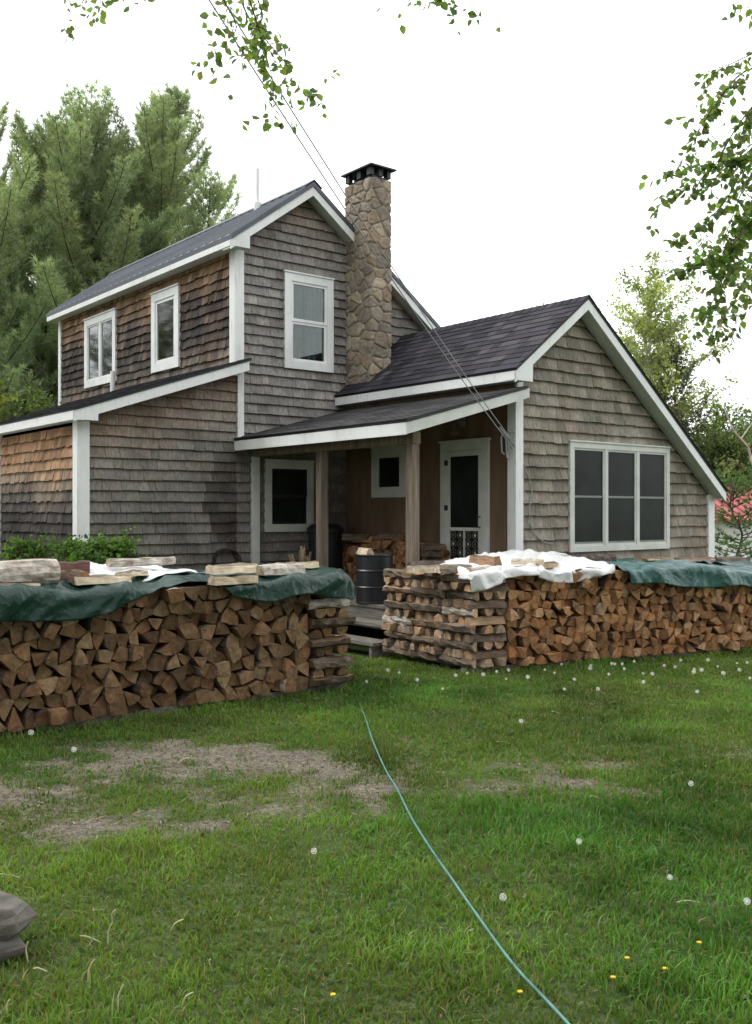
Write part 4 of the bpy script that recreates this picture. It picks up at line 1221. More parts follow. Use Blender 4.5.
root = empty('storage_bin', sb, HROT); tag(root, 'dark lidded bin in the back corner of the porch', 'bin')
m = MB(); m.lathe([(.22, 0), (.25, .78), (.262, .8), (.262, .83)], seg=26); m.build('body', [M['metal_dark']], root)
m = MB(); m.lathe([(.27, .832), (.27, .86), (.2, .92), (.05, .94)], seg=26); m.build('lid', [M['metal_dark']], root)
# coil on the lean-to wall
cp_ = hw(-2.12, Vm - .06, .93); m = MB()
for k in range(3):
    pts = [Vector((.185 * math.cos(t) * (1 + .05 * k) + .02 * k, -.012 * k + .01 * math.sin(3 * t), .16 * math.sin(t) * (1 - .06 * k))) for t in [2 * math.pi * i / 26 for i in range(27)]]
    m.tube(pts, .011, 6)
o = m.build('cable_coil', [M['rubber']], None, cp_); o.rotation_euler = (0, 0, HROT)
tag(o, 'dark loop of cable hanging low on the grey shingles beside the porch', 'cable coil')
# overhead service wires, clamp and the loose cable on the wing
att = hw(-.045, -.05, 2.44)
for k, (dx, lab) in enumerate(((0, 'upper grey service wire running from the wing corner past the chimney'), (1, 'lower grey service wire running from the wing corner past the chimney'))):
    pts = []
    a = att + Vector((-.02 * dx, -.01, -.05 * dx)); far = at(171 if dx else 186, -60, 6.0) + Vector((0, 0, 0))
    for i in range(41):
        t = i / 40; p = a.lerp(far, t); p.z -= .20 * 4 * t * (1 - t) * .5
        pts.append(p)
    m = MB(); m.tube(pts, .0056, 5); tag(m.build('service_wire', [M['wire']]), lab, 'wire')
m = MB(); b0 = att + Vector((-.05, -.04, .06))
for (sx, L) in ((0, .30), (-.06, .24), (.05, .18)):
    m.tube([b0 + Vector((sx, 0, .08)), b0 + Vector((sx - .03, -.01, .10)), b0 + Vector((sx - .06, 0, .02)), b0 + Vector((sx - .05, .01, .08 - L)), b0 + Vector((sx - .02, 0, .05 - L))], .011, 6)
m.tube([att + Vector((-.20, -.1, .20)), att + Vector((.0, .01, -.02))], .016, 6)
tag(m.build('wire_clamp', [M['wire']]), 'looped grey clamp where the service wires meet the wing corner', 'wire clamp')
def curve(pts, n=12):
    pts = [Vector(p) for p in pts]; out = []
    for i in range(len(pts) - 1):
        p0, p1, p2, p3 = pts[max(i - 1, 0)], pts[i], pts[i + 1], pts[min(i + 2, len(pts) - 1)]
        for k in range(n):
            t = k / n
            out.append(.5 * ((2 * p1) + (p2 - p0) * t + (2 * p0 - 5 * p1 + 4 * p2 - p3) * t * t + (3 * p1 - p0 - 3 * p2 + p3) * t ** 3))
    out.append(pts[-1]); return out
m = MB(); m.tube(curve([hw(.05, -.05, 2.42), hw(.12, -.05, 2.2), hw(.27, -.05, 1.9), hw(.22, -.05, 1.6), hw(.30, -.05, 1.35), hw(.50, -.05, 1.22), hw(.66, -.05, 1.2)]), .007, 6)
m.tube(curve([hw(.05, -.045, 2.3), hw(.13, -.045, 1.9), hw(.08, -.045, 1.5), hw(.16, -.045, 1.25)]), .006, 6)
tag(m.build('loose_cable', [M['cable']]), 'thin pale cable hanging loose down the wing shingles beside the porch', 'cable')
# garden hose
HZ = .045
hp = [(-.12, 10.6), (-.14, 9.6), (-.15, 8.6), (-.13, 8.0), (-.08, 7.47), (-.02, 6.6), (.06, 5.95), (.115, 5.5), (.18, 5.0), (.255, 4.55), (.315, 4.15), (.395, 3.76), (.475, 3.4), (.56, 3.05), (.69, 2.6), (.85, 2.2)]
m = MB(); m.tube(curve([(x, y, HZ + .012 * math.sin(y * 5) - max(0, min(.045, (y - 7.2) * .045))) for x, y in hp], 10), .0054, 7)
tag(m.build('garden_hose', [M['hose']], smooth=True), 'thin blue green garden hose snaking across the lawn', 'garden hose')
# two stones at the bottom left
def rock(name, loc, dims, seed, label):
    rd = random.Random(seed); m = MB(); n = 10; L = 5; rows = []
    ang = sorted(2 * math.pi * (i + rd.uniform(-.28, .28)) / n for i in range(n)); rad = [rd.uniform(.82, 1.12) for _ in range(n)]
    for k, (zz, sc) in enumerate(((-1, .86), (-.55, 1.0), (.1, 1.02), (.7, .97), (1, .84))):
        rows.append([Vector((math.cos(a) * r_ * sc * dims[0] + rd.uniform(-.016, .016), math.sin(a) * r_ * sc * dims[1] + rd.uniform(-.016, .016), zz * dims[2] * (1 + .22 * math.cos(a - seed)) + rd.uniform(-.010, .010))) for a, r_ in zip(ang, rad)])
    vs = [v for r_ in rows for v in r_]; fs = []
    for k in range(L - 1):
        for i in range(n): j = (i + 1) % n; fs.append((k * n + i, k * n + j, (k + 1) * n + j, (k + 1) * n + i))
    fs += [tuple(range(n - 1, -1, -1)), tuple(range((L - 1) * n, L * n))]
    m.add(vs, fs); o = m.build(name, [M['bare_stone']], None, loc); o.rotation_euler = (rd.uniform(-.05, .05), rd.uniform(-.05, .05), 0)
    bv = o.modifiers.new('chip', 'BEVEL'); bv.width = .006; bv.segments = 2
    tag(o, label, 'rock')
rock('rock', (-1.47, 3.52, .045), (.20, .15, .052), 1, 'lower grey fieldstone at the bottom left edge of the lawn')
rock('rock', (-1.45, 3.56, .140), (.19, .14, .046), 5, 'upper flat grey fieldstone at the bottom left edge of the lawn')
rock('rock', (-1.60, 3.62, .215), (.14, .11, .035), 9, 'small fieldstone lying on top of the stacked pair at lower left')

# ------------------------------------------------------------------ GROUND
def bare(X, Y):
    n = fbm(X * 1.3 + 4, Y * 1.3, 41); n2 = fbm(X * 5, Y * 5, 47)
    e1 = 1.1 - ((X + 1.45) / 1.5) ** 2 - ((Y - 5.75) / 1.0) ** 2
    e2 = .42 - ((X - .85) / .95) ** 2 - ((Y - 5.95) / .75) ** 2
    e3 = .25 - ((X - 2.2) / 1.5) ** 2 - ((Y - 6.3) / .6) ** 2
    e4 = .3 - ((X + .15) / .45) ** 2 - ((Y - 5.4) / .8) ** 2
    b = np.maximum(np.maximum(e1, e2), np.maximum(e3, e4))
    v = np.clip(b, -.6, .45) * 1.5 + (n - .5) * 1.9 + (n2 - .5) * 2.2
    return np.clip((v - .0) / .95, 0, 1) ** .9
def lush(X, Y):
    return np.clip((fbm(X * .8 + 9, Y * .8, 61) - .42) * 2.2 + .35 * np.clip((X + .2) / 1.2, -1, 1) * np.clip((6.2 - Y) / 1.5, 0, 1), 0, 1)
def hgt(X, Y):
    return .03 * (fbm(X * .9, Y * .9, 71) - .5) + .018 * (fbm(X * 6, Y * 6, 75, 3) - .5)
def axis(a, b, st, far):
    c = list(np.arange(a, b, st)); s_ = st; x = b
    hi = [];
    while x < far: hi.append(x); s_ *= 1.35; x += s_
    s_ = st; x = a; lo = []
    while x > -far: s_ *= 1.35; x -= s_; lo.append(x)
    return np.array(lo[::-1] + c + hi)
gx = axis(-7, 8, .05, 400); gy = axis(1.0, 13, .05, 600)
GX, GY = np.meshgrid(gx, gy, indexing='ij')
near = (np.abs(GX) < 20) & (GY > -10) & (GY < 24)
GZ = np.where(near, hgt(GX, GY), 0)
B = np.where(near, bare(GX, GY), 0); LSH = lush(GX, GY)
soil = np.stack([.105 + .10 * fbm(GX * 9, GY * 9, 81), .092 + .088 * fbm(GX * 9, GY * 9, 81), .073 + .068 * fbm(GX * 9, GY * 9, 81)], -1)
turf = np.stack([.046 + .026 * (1 - LSH), .074 + .02 * (1 - LSH), .022 + .014 * (1 - LSH)], -1)
gc = turf * (1 - B[..., None]) + soil * B[..., None]
ids = np.arange(GX.size).reshape(GX.shape)
gf = np.stack([ids[:-1, :-1], ids[1:, :-1], ids[1:, 1:], ids[:-1, 1:]], -1).reshape(-1, 4)
def ground_mat():
    t = NT('soil_and_thatch'); o = t.obj(); a = t.attr('Col').outputs['Color']
    n = t.noise(o, 28, 6, .7); f = t.noise(o, 1, 5, .7, (170, 90, 90))
    c = t.mix(a, t.mrange(n, .25, .75, .45, 1.6), 1.0, 'MULTIPLY'); c = t.mix(c, t.mrange(f, .3, .7, .6, 1.5), 1.0, 'MULTIPLY')
    t.bump(f, .8, .015); return t.fin(c, .95, .1)
go = np_mesh('ground', np.stack([GX, GY, GZ], -1).reshape(-1, 3), [gf], ground_mat(), gc.reshape(-1, 3), smooth=True)
tag(go, kind='structure')

# ------------------------------------------------------------------ GRASS
def inrect(X, Y, o, sd, td, s0, s1, t0, t1):
    s = (X - o.x) * sd.x + (Y - o.y) * sd.y; t = (X - o.x) * td.x + (Y - o.y) * td.y
    return (s > s0) & (s < s1) & (t > t0) & (t < t1)
def scatter(n, y0, y1, pw):
    u = rng.random(n); Y = (y0 ** pw + u * (y1 ** pw - y0 ** pw)) ** (1 / pw)
    X = (rng.random(n) * 2 - 1) * (.44 * Y + 2.0)
    return X, Y
def free(X, Y):
    k = ~inrect(X, Y, FL, -U, V, -.03, 4.2, .03, 1.35) & ~inrect(X, Y, FR, Ld, Wd, -.03, 5, .04, 1.4)
    k &= ~inrect(X, Y, FR, Ed, Ld, 0, 1.4, 0, .5)
    k &= ~inrect(X, Y, HP, U, V, -2.35, 5, -.12, 9) & ~inrect(X, Y, HP, U, V, -4.3, -1, Vm - .05, 12)
    return k
X, Y = scatter(600000, 2.4, 13.5, .9)
clump = fbm(X * 4.5, Y * 4.5, 91, 3); clump2 = vnoise(X * 13, Y * 13, 95)
b = bare(X, Y); l = lush(X, Y)
dens = np.clip((1 - b * .93) ** 1.3 * (.35 + 1.0 * clump) * (.55 + .9 * clump2), .0, 1) + .05 * (b > .5)
k = (rng.random(len(X)) < dens) & free(X, Y)
X, Y, b, l, clump = X[k], Y[k], b[k], l[k], clump[k]
n = len(X)
tuft = np.clip((clump - .5) * 3, 0, 1)
H = (.022 + .038 * rng.random(n) ** 1.5 + .05 * tuft * rng.random(n)) * (1 - .45 * b) * (.8 + .3 * l)
tall = (rng.random(n) < .006); H[tall] *= 2.0
edge_l = inrect(X, Y, FL, -U, V, -.2, 4, -.16, .03) | inrect(X, Y, FR, Ld, Wd, -.2, 5, -.14, .04)
H[edge_l] *= 1.45
Wd_ = (.0020 + .0026 * rng.random(n)) * (1 + .09 * np.clip(Y - 3.5, 0, 8))
az = rng.random(n) * 2 * np.pi; lean = np.abs(rng.normal(0, .55, n)) + .15
dx, dy = np.cos(az), np.sin(az); ang = rng.random(n) * 2 * np.pi; wx, wy = np.cos(ang) * Wd_, np.sin(ang) * Wd_
Z = hgt(X, Y) - .006
vs = np.zeros((n, 5, 3), 'f')
mx_, my_, mz_ = X + dx * H * lean * .28, Y + dy * H * lean * .28, Z + H * .58
tx, ty, tz = X + dx * H * lean * .9, Y + dy * H * lean * .9, Z + H / np.sqrt(1 + lean ** 2 * .4)
for i, (a, c, d) in enumerate(((X - wx, Y - wy, Z), (X + wx, Y + wy, Z), (mx_ + wx * .8, my_ + wy * .8, mz_), (mx_ - wx * .8, my_ - wy * .8, mz_), (tx, ty, tz))):
    vs[:, i, 0], vs[:, i, 1], vs[:, i, 2] = a, c, d
base = np.stack([.054 + .042 * (1 - l) + .025 * rng.random(n), .138 + .016 * (1 - l) + .045 * rng.random(n), .022 + .014 * rng.random(n)], -1)
big = fbm(X * .5 + 3, Y * .5, 101)[:, None]
base = base * 1.24 * (.62 + .8 * big) * np.clip(.35 + 1.25 * fbm(X * 2.2, Y * 2.2, 107)[:, None], .45, 1.4)
dry = (rng.random(n) < .06 + .35 * b + .12 * (1 - l)); base[dry] = np.array([.20, .175, .075]) * (.7 + .6 * rng.random((dry.sum(), 1)))
cols = np.repeat(base[:, None, :], 5, 1) * np.array([.8, .8, 1, 1, 1.12])[None, :, None]
i0 = np.arange(n)[:, None] * 5
gr = np_mesh('lawn_grass', vs.reshape(-1, 3), [i0 + np.array([[0, 1, 2, 3]]), i0 + np.array([[3, 2, 4]])], M['grass'], cols.reshape(-1, 3))
tag(gr, 'rough green lawn grass with worn patches between woodpiles and viewer', 'grass', kind='stuff')
# broad leaves of lawn weeds
X, Y = scatter(23000, 2.4, 11, 1.0); b = bare(X, Y)
k = (rng.random(len(X)) < (1 - b) * np.clip((fbm(X * 2.2, Y * 2.2, 111) - .42) * 5, 0, 1)) & free(X, Y); X, Y = X[k], Y[k]
def leaf_quads(P, D, S, wr, cols, fold=.25, seed=0):
    """P base points, D unit long axes, S lengths -> verts, faces, cols (ovate leaf of 6 points)"""
    n = len(P); r = np.random.default_rng(seed)
    up = r.normal(size=(n, 3)); side = np.cross(D, up); side /= np.linalg.norm(side, axis=1, keepdims=True) + 1e-9
    nr = np.cross(side, D); S = S[:, None]
    a = P; c1 = P + D * S * .35 + side * S * wr + nr * S * fold * .3; c2 = P + D * S * .35 - side * S * wr + nr * S * fold * .3
    e1 = P + D * S * .7 + side * S * wr * .75 + nr * S * fold * .12; e2 = P + D * S * .7 - side * S * wr * .75 + nr * S * fold * .12
    t = P + D * S - nr * S * fold * .4
    v = np.stack([a, c1, e1, t, e2, c2], 1)
    i0 = np.arange(n)[:, None] * 6
    return v.reshape(-1, 3), [i0 + np.array([[0, 1, 2, 3]]), i0 + np.array([[0, 3, 4, 5]])], np.repeat(cols[:, None, :], 6, 1).reshape(-1, 3)
n = len(X); az = rng.random(n) * 6.283; el = rng.random(n) * .7
D = np.stack([np.cos(az) * np.cos(el), np.sin(az) * np.cos(el), np.sin(el)], -1)
v, f, c = leaf_quads(np.stack([X, Y, hgt(X, Y) + .012 + .02 * rng.random(n)], -1), D, (.014 + .020 * rng.random(n)), .3, np.stack([.05 + .03 * rng.random(n), .105 + .05 * rng.random(n), .025 + .01 * rng.random(n)], -1))
tag(np_mesh('lawn_weeds', v, f, M['grass'], c), 'low clover and weed leaves mixed into the lawn', 'weeds', kind='stuff')
# straw, chips and litter on the worn ground
X, Y = scatter(105000, 2.6, 11, 1.0); b = bare(X, Y); k = (rng.random(len(X)) < b * .8 + .03) & free(X, Y); X, Y = X[k], Y[k]; n = len(X)
az = rng.random(n) * 6.283; L = .006 + .022 * rng.random(n) ** 2; w_ = .001 + .0022 * rng.random(n)
z = hgt(X, Y) + .004 + .006 * rng.random(n); dx, dy = np.cos(az) * L, np.sin(az) * L; px, py = -np.sin(az) * w_, np.cos(az) * w_
v = np.stack([np.stack([X - dx - px, Y - dy - py, z], -1), np.stack([X + dx - px, Y + dy - py, z + .006 * rng.random(n)], -1), np.stack([X + dx + px, Y + dy + py, z + .006 * rng.random(n)], -1), np.stack([X - dx + px, Y - dy + py, z], -1)], 1)
pal = np.array([[.27, .22, .155], [.21, .165, .12], [.17, .13, .095], [.33, .28, .21], [.13, .10, .075]])
c = pal[rng.integers(0, 5, n)] * .8 * (.6 + .6 * rng.random((n, 1)))
tag(np_mesh('straw_litter', v.reshape(-1, 3), [np.arange(n)[:, None] * 4 + np.array([[0, 1, 2, 3]])], m_attr('dry_straw', .9, (50, 50, 50), 1, .2, .1, 0, .1), np.repeat(c[:, None], 4, 1).reshape(-1, 3)), 'dry straw and wood chips littering the worn lawn patches', 'straw', kind='stuff')
# a few long dead stalks at the lower left
def ground_at(px, py): 
    d = 1.6 * 981 / (py - 512); return Vector(((px - 376) / 981 * d, d, 0))
m = MB(); rs = random.Random(3)
for (px, py, L, a, el) in ((108, 948, .11, 1.5, 1.2), (100, 945, .10, 2.9, .5), (88, 985, .10, 1.2, 1.3), (118, 1016, .11, 1.4, 1.4), (28, 965, .10, 1.9, 1.2), (48, 975, .09, 2.4, .4), (170, 935, .09, .8, .9), (182, 1010, .08, 1.0, 1.0), (8, 1020, .08, 1.8, 1.2), (20, 880, .13, 2.8, .3), (112, 925, .07, 1.5, 1.3), (212, 972, .07, 2.0, .9), (178, 765, .1, .7, .6), (510, 745, .14, 2.6, .25), (560, 715, .14, 2.3, .3), (600, 800, .1, 2.6, .3), (700, 905, .13, 2.8, .2)):
    p = ground_at(px, py); d = Vector((math.cos(a) * math.cos(el), -.2 * math.cos(el), math.sin(el)))
    q = [p + Vector((0, 0, .01)), p + d * L * .5 + Vector((0, 0, .01)), p + d * L + Vector((.015, 0, -.006))]
    m.tube(curve(q, 4), [.0028] * 8 + [.0014], 5, 0, (.46, .42, .27))
tag(m.build('dead_stalks', [m_attr('dead_stalk', .9, (20, 20, 20), 1, .2, .1, 0, .1)]), 'pale dead grass stalks poking out of the lawn', 'dead stalks', kind='stuff')

# ------------------------------------------------------------------ DANDELIONS
def clock_mesh(r, seed):
    rd = random.Random(seed); m = MB()
    for i in range(38):
        z = 1 - 2 * (i + .5) / 38; a = i * 2.39996; s_ = math.sqrt(1 - z * z); d = Vector((s_ * math.cos(a), s_ * math.sin(a), z))
        t = d.cross(Vector((0.3, .5, .8))).normalized(); b_ = d.cross(t)
        m.add([d * r * .15 - t * .0006, d * r * .15 + t * .0006, d * r * .8], [(0, 1, 2)])
        for q in range(3):
            an = q * 2.09 + rd.random(); e = (t * math.cos(an) + b_ * math.sin(an)) * r * .33
            f_ = d.cross(e).normalized() * r * .10
            m.add([d * r * .78, d * r * .97 + e + f_, d * r * 1.02 + e * .8 - f_], [(0, 1, 2)])
    m.lathe([(.001, -r * .14), (r * .12, -r * .05), (r * .12, r * .05), (.001, r * .14)], seg=8)
    return m
dproto = empty('dandelion_clock', (0, 0, 0)); 
dh = clock_mesh(.0165, 2).build('seed_head', [M['fluff']], dproto); dh.location = (0, 0, .09)
mm = MB(); mm.tube([(0, 0, -.01), (.006, .002, .045), (0, 0, .075)], .0022, 5); ds = mm.build('stem', [M['stem']], dproto)
first = True
def dandelion(x, y, label, group, sc=1.0):
    global first
    if first: r_, hh, ss, first = dproto, dh, ds, False
    else:
        r_ = dproto.copy(); COL.objects.link(r_)
        for ch in (dh, ds):
            c = ch.copy(); COL.objects.link(c); c.parent = r_
    r_.location = (x, y, float(hgt(np.array(x), np.array(y)))); r_.scale = (sc,) * 3; r_.rotation_euler = (0, 0, random.uniform(0, 6))
    tag(r_, label, 'dandelion', group)
G1 = 'dandelion seed heads in the lawn'
for px, py, lab, sc in ((31, 748, 'white dandelion seed head close to the bottom of the left woodpile', 1.25), (74, 764, 'white dandelion seed head at the top edge of the left worn patch', 1.15),
                        (314, 866, 'lone white dandelion seed head left of the garden hose', .95), (579, 857, 'white dandelion seed head between the hose and the right worn patch', .9),
                        (503, 915, 'largest white dandelion seed head just right of the garden hose', .95), (691, 797, 'white dandelion seed head at the right end of the worn patch', 1.0),
                        (670, 892, 'white dandelion seed head low at the right beside a dry stalk', .8), (747, 920, 'white dandelion seed head against the right edge low down', .9),
                        (521, 733, 'white dandelion seed head just above the right worn patch', 1.1)):
    p = ground_at(px, py); dandelion(p.x, p.y, lab, G1, sc * .88)
rd = random.Random(12)
spots = [(388, 690), (402, 700), (419, 706), (455, 700), (470, 694), (480, 705), (500, 690), (507, 697), (512, 686), (531, 700), (548, 688), (556, 690), (560, 684), (572, 706), (590, 682), (594, 688), (605, 694), (613, 678), (618, 682), (622, 676), (628, 684), (634, 679), (644, 690), (652, 702), (668, 684), (674, 690), (683, 677), (690, 697), (697, 683), (704, 690), (712, 678), (719, 684), (727, 697), (733, 676), (741, 688), (746, 681), (750, 700), (439, 715), (566, 716), (640, 712), (365, 712), (600, 722), (700, 722)]
for px, py in spots:
    p = ground_at(px + rd.uniform(-4, 4), 670 + (py - 676) * .62 + rd.uniform(-4, 3)); dandelion(p.x, p.y, 'small white dandelion seed head in the grass along the right woodpile', 'dandelions along the right woodpile', rd.uniform(.65, 1.15))
yf = MB()
for i in range(34):
    a = i * 2.39996; r_ = .004 + .012 * (i / 34); e = Vector((math.cos(a), math.sin(a), .5 - i / 70)).normalized()
    t = e.cross(Vector((0, 0, 1))).normalized() * .002
    yf.add([e * .002 - t, e * .002 + t, e * .011], [(0, 1, 2)])
yl = [(333, 996, 'yellow buttercup left of the hose by the bottom edge'), (613, 978, 'deep yellow buttercup right of the hose near the bottom'), (627, 958, 'pale yellow buttercup up and right of the deep yellow one'), (665, 969, 'yellow buttercup rightmost of the small cluster near the bottom'), (699, 942, 'yellow buttercup below the right-hand dandelion'), (520, 993, 'yellow buttercup just right of the hose near the bottom')]
yr = empty('buttercup'); yo = yf.build('flower_head', [M['yellow']], yr); yo.location = (0, 0, .055)
mm = MB(); mm.tube([(0, 0, -.01), (0, 0, .055)], .0018, 5); ys = mm.build('stem', [M['stem']], yr)
for i, (px, py, lab) in enumerate(yl):
    r_ = yr if i == 0 else yr.copy()
    if i:
        COL.objects.link(r_)
        for ch in (yo, ys): c = ch.copy(); COL.objects.link(c); c.parent = r_
    p = ground_at(px, py + 16); r_.location = (p.x, p.y, 0); tag(r_, lab, 'wildflower', 'yellow wildflowers in the lawn')

# ------------------------------------------------------------------ TREES AND SHRUBS
def tri_needles(P, D, n, L, W, spread, cols, seed):
    """n thin needles in a brush round each direction D"""
    r = np.random.default_rng(seed); N = len(P)
    P = np.repeat(P, n, 0); D0 = np.repeat(D, n, 0); C = np.repeat(cols, n, 0)
    d = D0 + r.normal(size=D0.shape) * spread; d /= np.linalg.norm(d, axis=1, keepdims=True) + 1e-9
    s = np.cross(d, r.normal(size=d.shape)); s /= np.linalg.norm(s, axis=1, keepdims=True) + 1e-9
    l = (L * (.6 + .7 * r.random(len(P))))[:, None]
    b = P + r.normal(size=P.shape) * L * .12
    v = np.stack([b - s * W, b + s * W, b + d * l], 1).reshape(-1, 3)
    C = C * (.75 + .5 * r.random((len(C), 1)))
    return v, [np.arange(len(P))[:, None] * 3 + np.array([[0, 1, 2]])], np.repeat(C[:, None], 3, 1).reshape(-1, 3)

def pine(loc, H, Rr, label, seed, z0=.12, nn=13, col=(.285, .355, .235), group=None, sparse=1.0, step=.5, needle=.19, name='pine_tree', flat=.0, droop=0.0, wid=.011):  # default needle colour lightened to stand in for sky glare
    rd = random.Random(seed); root = empty(name, loc); tag(root, label, 'tree', group)
    tm = MB(); n = 14; lx = rd.uniform(-.3, .3); ly = rd.uniform(-.3, .3)
    tp = [Vector((lx * (i / n) ** 2 + .08 * math.sin(i), ly * (i / n) ** 2, H * i / n - .1)) for i in range(n + 1)]
    tm.tube(tp, [max(.02, H * .017 * (1 - i / n) ** .8) for i in range(n + 1)], 9)
    def trunk(z):
        f = min(max(z / H, 0), 1) * n; i = min(int(f), n - 1); return tp[i].lerp(tp[i + 1], f - i)
    bm_ = MB(); P = []; D = []; C = []
    z = H * z0; k = 0
    while z < H * .985:
        t = z / H; nb = rd.choice([5, 6, 6, 7]); a0 = rd.uniform(0, 6.28)
        prof = (min(1, (t - z0 + .12) / .25) ** .6) * (1 - t) ** .6 + .05
        for q in range(nb):
            if rd.random() > sparse: continue
            a = a0 + 6.28 * q / nb + rd.uniform(-.35, .35); L = Rr * prof * rd.choice([.55, .75, .9, 1.0, 1.2])
            el = rd.uniform(.12, .6) + .5 * t ** 2 - flat
            p = trunk(z + rd.uniform(-.12, .12)); pts = [p.copy()]; m_ = 7
            wob = rd.uniform(-.25, .25)
            for i in range(m_):
                f = (i + 1) / m_; e = el + .45 * f * f * (1 - flat * 2) - droop * math.sin(f * 2.6); aa = a + wob * f
                pts.append(pts[-1] + Vector((math.cos(aa) * math.cos(e), math.sin(aa) * math.cos(e), math.sin(e))) * L / m_)
            bm_.tube(pts, [max(.006, .022 * (L / 3) * (1 - i / (m_ + .5))) + .004 for i in range(m_ + 1)], 5)
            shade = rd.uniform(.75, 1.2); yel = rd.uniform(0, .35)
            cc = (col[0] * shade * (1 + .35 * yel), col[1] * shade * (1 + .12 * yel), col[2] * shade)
            ns = max(4, int(L / .125))
            for s_ in range(ns):
                f = .22 + .78 * (s_ + rd.random()) / ns; ff = f * m_; i = min(int(ff), m_ - 1); bp_ = pts[i].lerp(pts[i + 1], ff - i)
                bd = (pts[i + 1] - pts[i]).normalized(); sd_ = bd.cross(Vector((0, 0, 1))).normalized() * (1 if s_ % 2 else -1)
                tl = (.25 + .55 * L * .35 * (1 - f)) * rd.uniform(.6, 1.2)
                td = (bd * .8 + sd_ * rd.uniform(.5, 1.0) + Vector((0, 0, rd.uniform(-.05, .35) - flat * .2))).normalized()
                nt_ = max(2, int(tl / .11))
                for w_ in range(nt_):
                    g = (w_ + .5) / nt_; P.append(bp_ + td * tl * g + Vector((0, 0, .10 * g * g))); D.append((td + Vector((0, 0, .35 - flat * .3))).normalized()); C.append(cc)
            P.append(pts[-1]); D.append(bd); C.append(cc)
        z += step * (1.15 - .45 * t) * rd.uniform(.75, 1.2); k += 1
    tm.build('trunk', [M['trunk']], root, smooth=True); bm_.build('branches', [M['trunk']], root)
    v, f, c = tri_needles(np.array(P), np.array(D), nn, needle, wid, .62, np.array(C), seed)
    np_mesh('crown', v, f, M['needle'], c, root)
    return root

def broadleaf(loc, H, crown, label, seed, cols, leaf=.09, nl=40, depth=4, trunkM='trunk', group=None, name='broadleaf_tree', spread=.75, fill=.5, clr=.35, tr=.016, cat='tree', z0=.3):
    """crown: (rx, ry, rz) half sizes of the leafy part; limbs are grown towards random points inside it"""
    rd = random.Random(seed); r = np.random.default_rng(seed); root = empty(name, loc); tag(root, label, cat, group)
    rx, ry, rz_ = crown; cz = H - rz_
    tm = MB(); n = 10; bend = Vector((rd.uniform(-.04, .04) * H, rd.uniform(-.04, .04) * H, 0))
    tp = [Vector((0, 0, H * .93 * i / n - .05)) + bend * (i / n) ** 2 + Vector((.02 * H * math.sin(i * 1.3 + seed), .015 * H * math.cos(i * 1.7), 0)) * (i / n) for i in range(n + 1)]
    tm.tube(tp, [max(.012, H * tr * (1 - .93 * i / n)) for i in range(n + 1)], 8)
    bm_ = MB(); P = []; D = []; C = []
    nl_ = int(depth)
    for q in range(nl_):
        while True:
            d = Vector((rd.uniform(-1, 1), rd.uniform(-1, 1), rd.uniform(-1, 1)))
            if .35 < d.length < 1: break
        k = 1 + .35 * mnoise.noise(d * 1.9 + Vector((seed, 0, 0)))
        tip = Vector((d.x * rx * k, d.y * ry * k, cz + d.z * rz_ * k)) + bend * .7
        sz = min(max(.12, (tip.z - math.hypot(tip.x, tip.y) * .8) / (H * .93)), .92)
        f = sz * n; i = min(int(f), n - 1); st = tp[i].lerp(tp[i + 1], f - i)
        mid = st.lerp(tip, .5) + Vector((rd.uniform(-.1, .1), rd.uniform(-.1, .1), .12)) * (tip - st).length
        pts = curve([st, mid, tip], 5); Lb = (tip - st).length
        bm_.tube(pts, [max(.004, .012 * Lb * (1 - j / (len(pts) + 1))) for j in range(len(pts))], 5)
        sh = rd.uniform(.7, 1.25); cb = rd.choice(cols)
        for j in range(3, len(pts)):
            for w_ in range(3):
                tw = pts[j] + Vector((rd.gauss(0, 1), rd.gauss(0, 1), rd.gauss(0, .7))) * spread * .5 * min(1, Lb * .4 + .2)
                bm_.tube([pts[j], tw], .004, 3, cap=False)
                m_ = max(1, int(nl / 12)); q_ = r.normal(size=(m_, 3)) * spread * .22 * fill + np.array(pts[j].lerp(tw, rd.random()))
                P.append(q_); dd = r.normal(size=(m_, 3)); dd[:, 2] -= .5; D.append(dd); C.append(np.tile(np.array(cb) * sh, (m_, 1)) * (.75 + .5 * r.random((m_, 1))))
    tm.build('trunk', [M[trunkM]], root, smooth=True); bm_.build('branches', [M[trunkM]], root)
    P = np.concatenate(P); D = np.concatenate(D); C = np.concatenate(C); D /= np.linalg.norm(D, axis=1, keepdims=True)
    v, f, c = leaf_quads(P, D, leaf * (.6 + .7 * r.random(len(P))), .32, C, seed=seed)
    np_mesh('crown', v, f, M['leaf'], c, root)
    return root
#TREES
PG = 'tall pines behind the house'
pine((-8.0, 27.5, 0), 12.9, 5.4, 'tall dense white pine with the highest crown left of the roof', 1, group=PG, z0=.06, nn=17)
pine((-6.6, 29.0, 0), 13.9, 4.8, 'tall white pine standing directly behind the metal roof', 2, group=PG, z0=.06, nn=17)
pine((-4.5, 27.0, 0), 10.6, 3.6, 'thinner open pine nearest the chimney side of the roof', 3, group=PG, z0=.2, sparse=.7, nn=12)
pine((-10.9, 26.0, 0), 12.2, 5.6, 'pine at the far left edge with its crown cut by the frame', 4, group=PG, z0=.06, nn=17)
pine((-9.4, 33.0, 0), 13.0, 6.0, 'darker pine filling in behind the tall pines at left', 5, group=PG, z0=.04, nn=15, col=(.11, .155, .075))
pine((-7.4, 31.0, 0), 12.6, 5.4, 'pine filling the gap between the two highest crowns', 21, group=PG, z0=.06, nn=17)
pine((-9.8, 28.5, 0), 12.2, 5.2, 'pine between the left edge pine and the highest crown', 22, group=PG, z0=.06, nn=17)
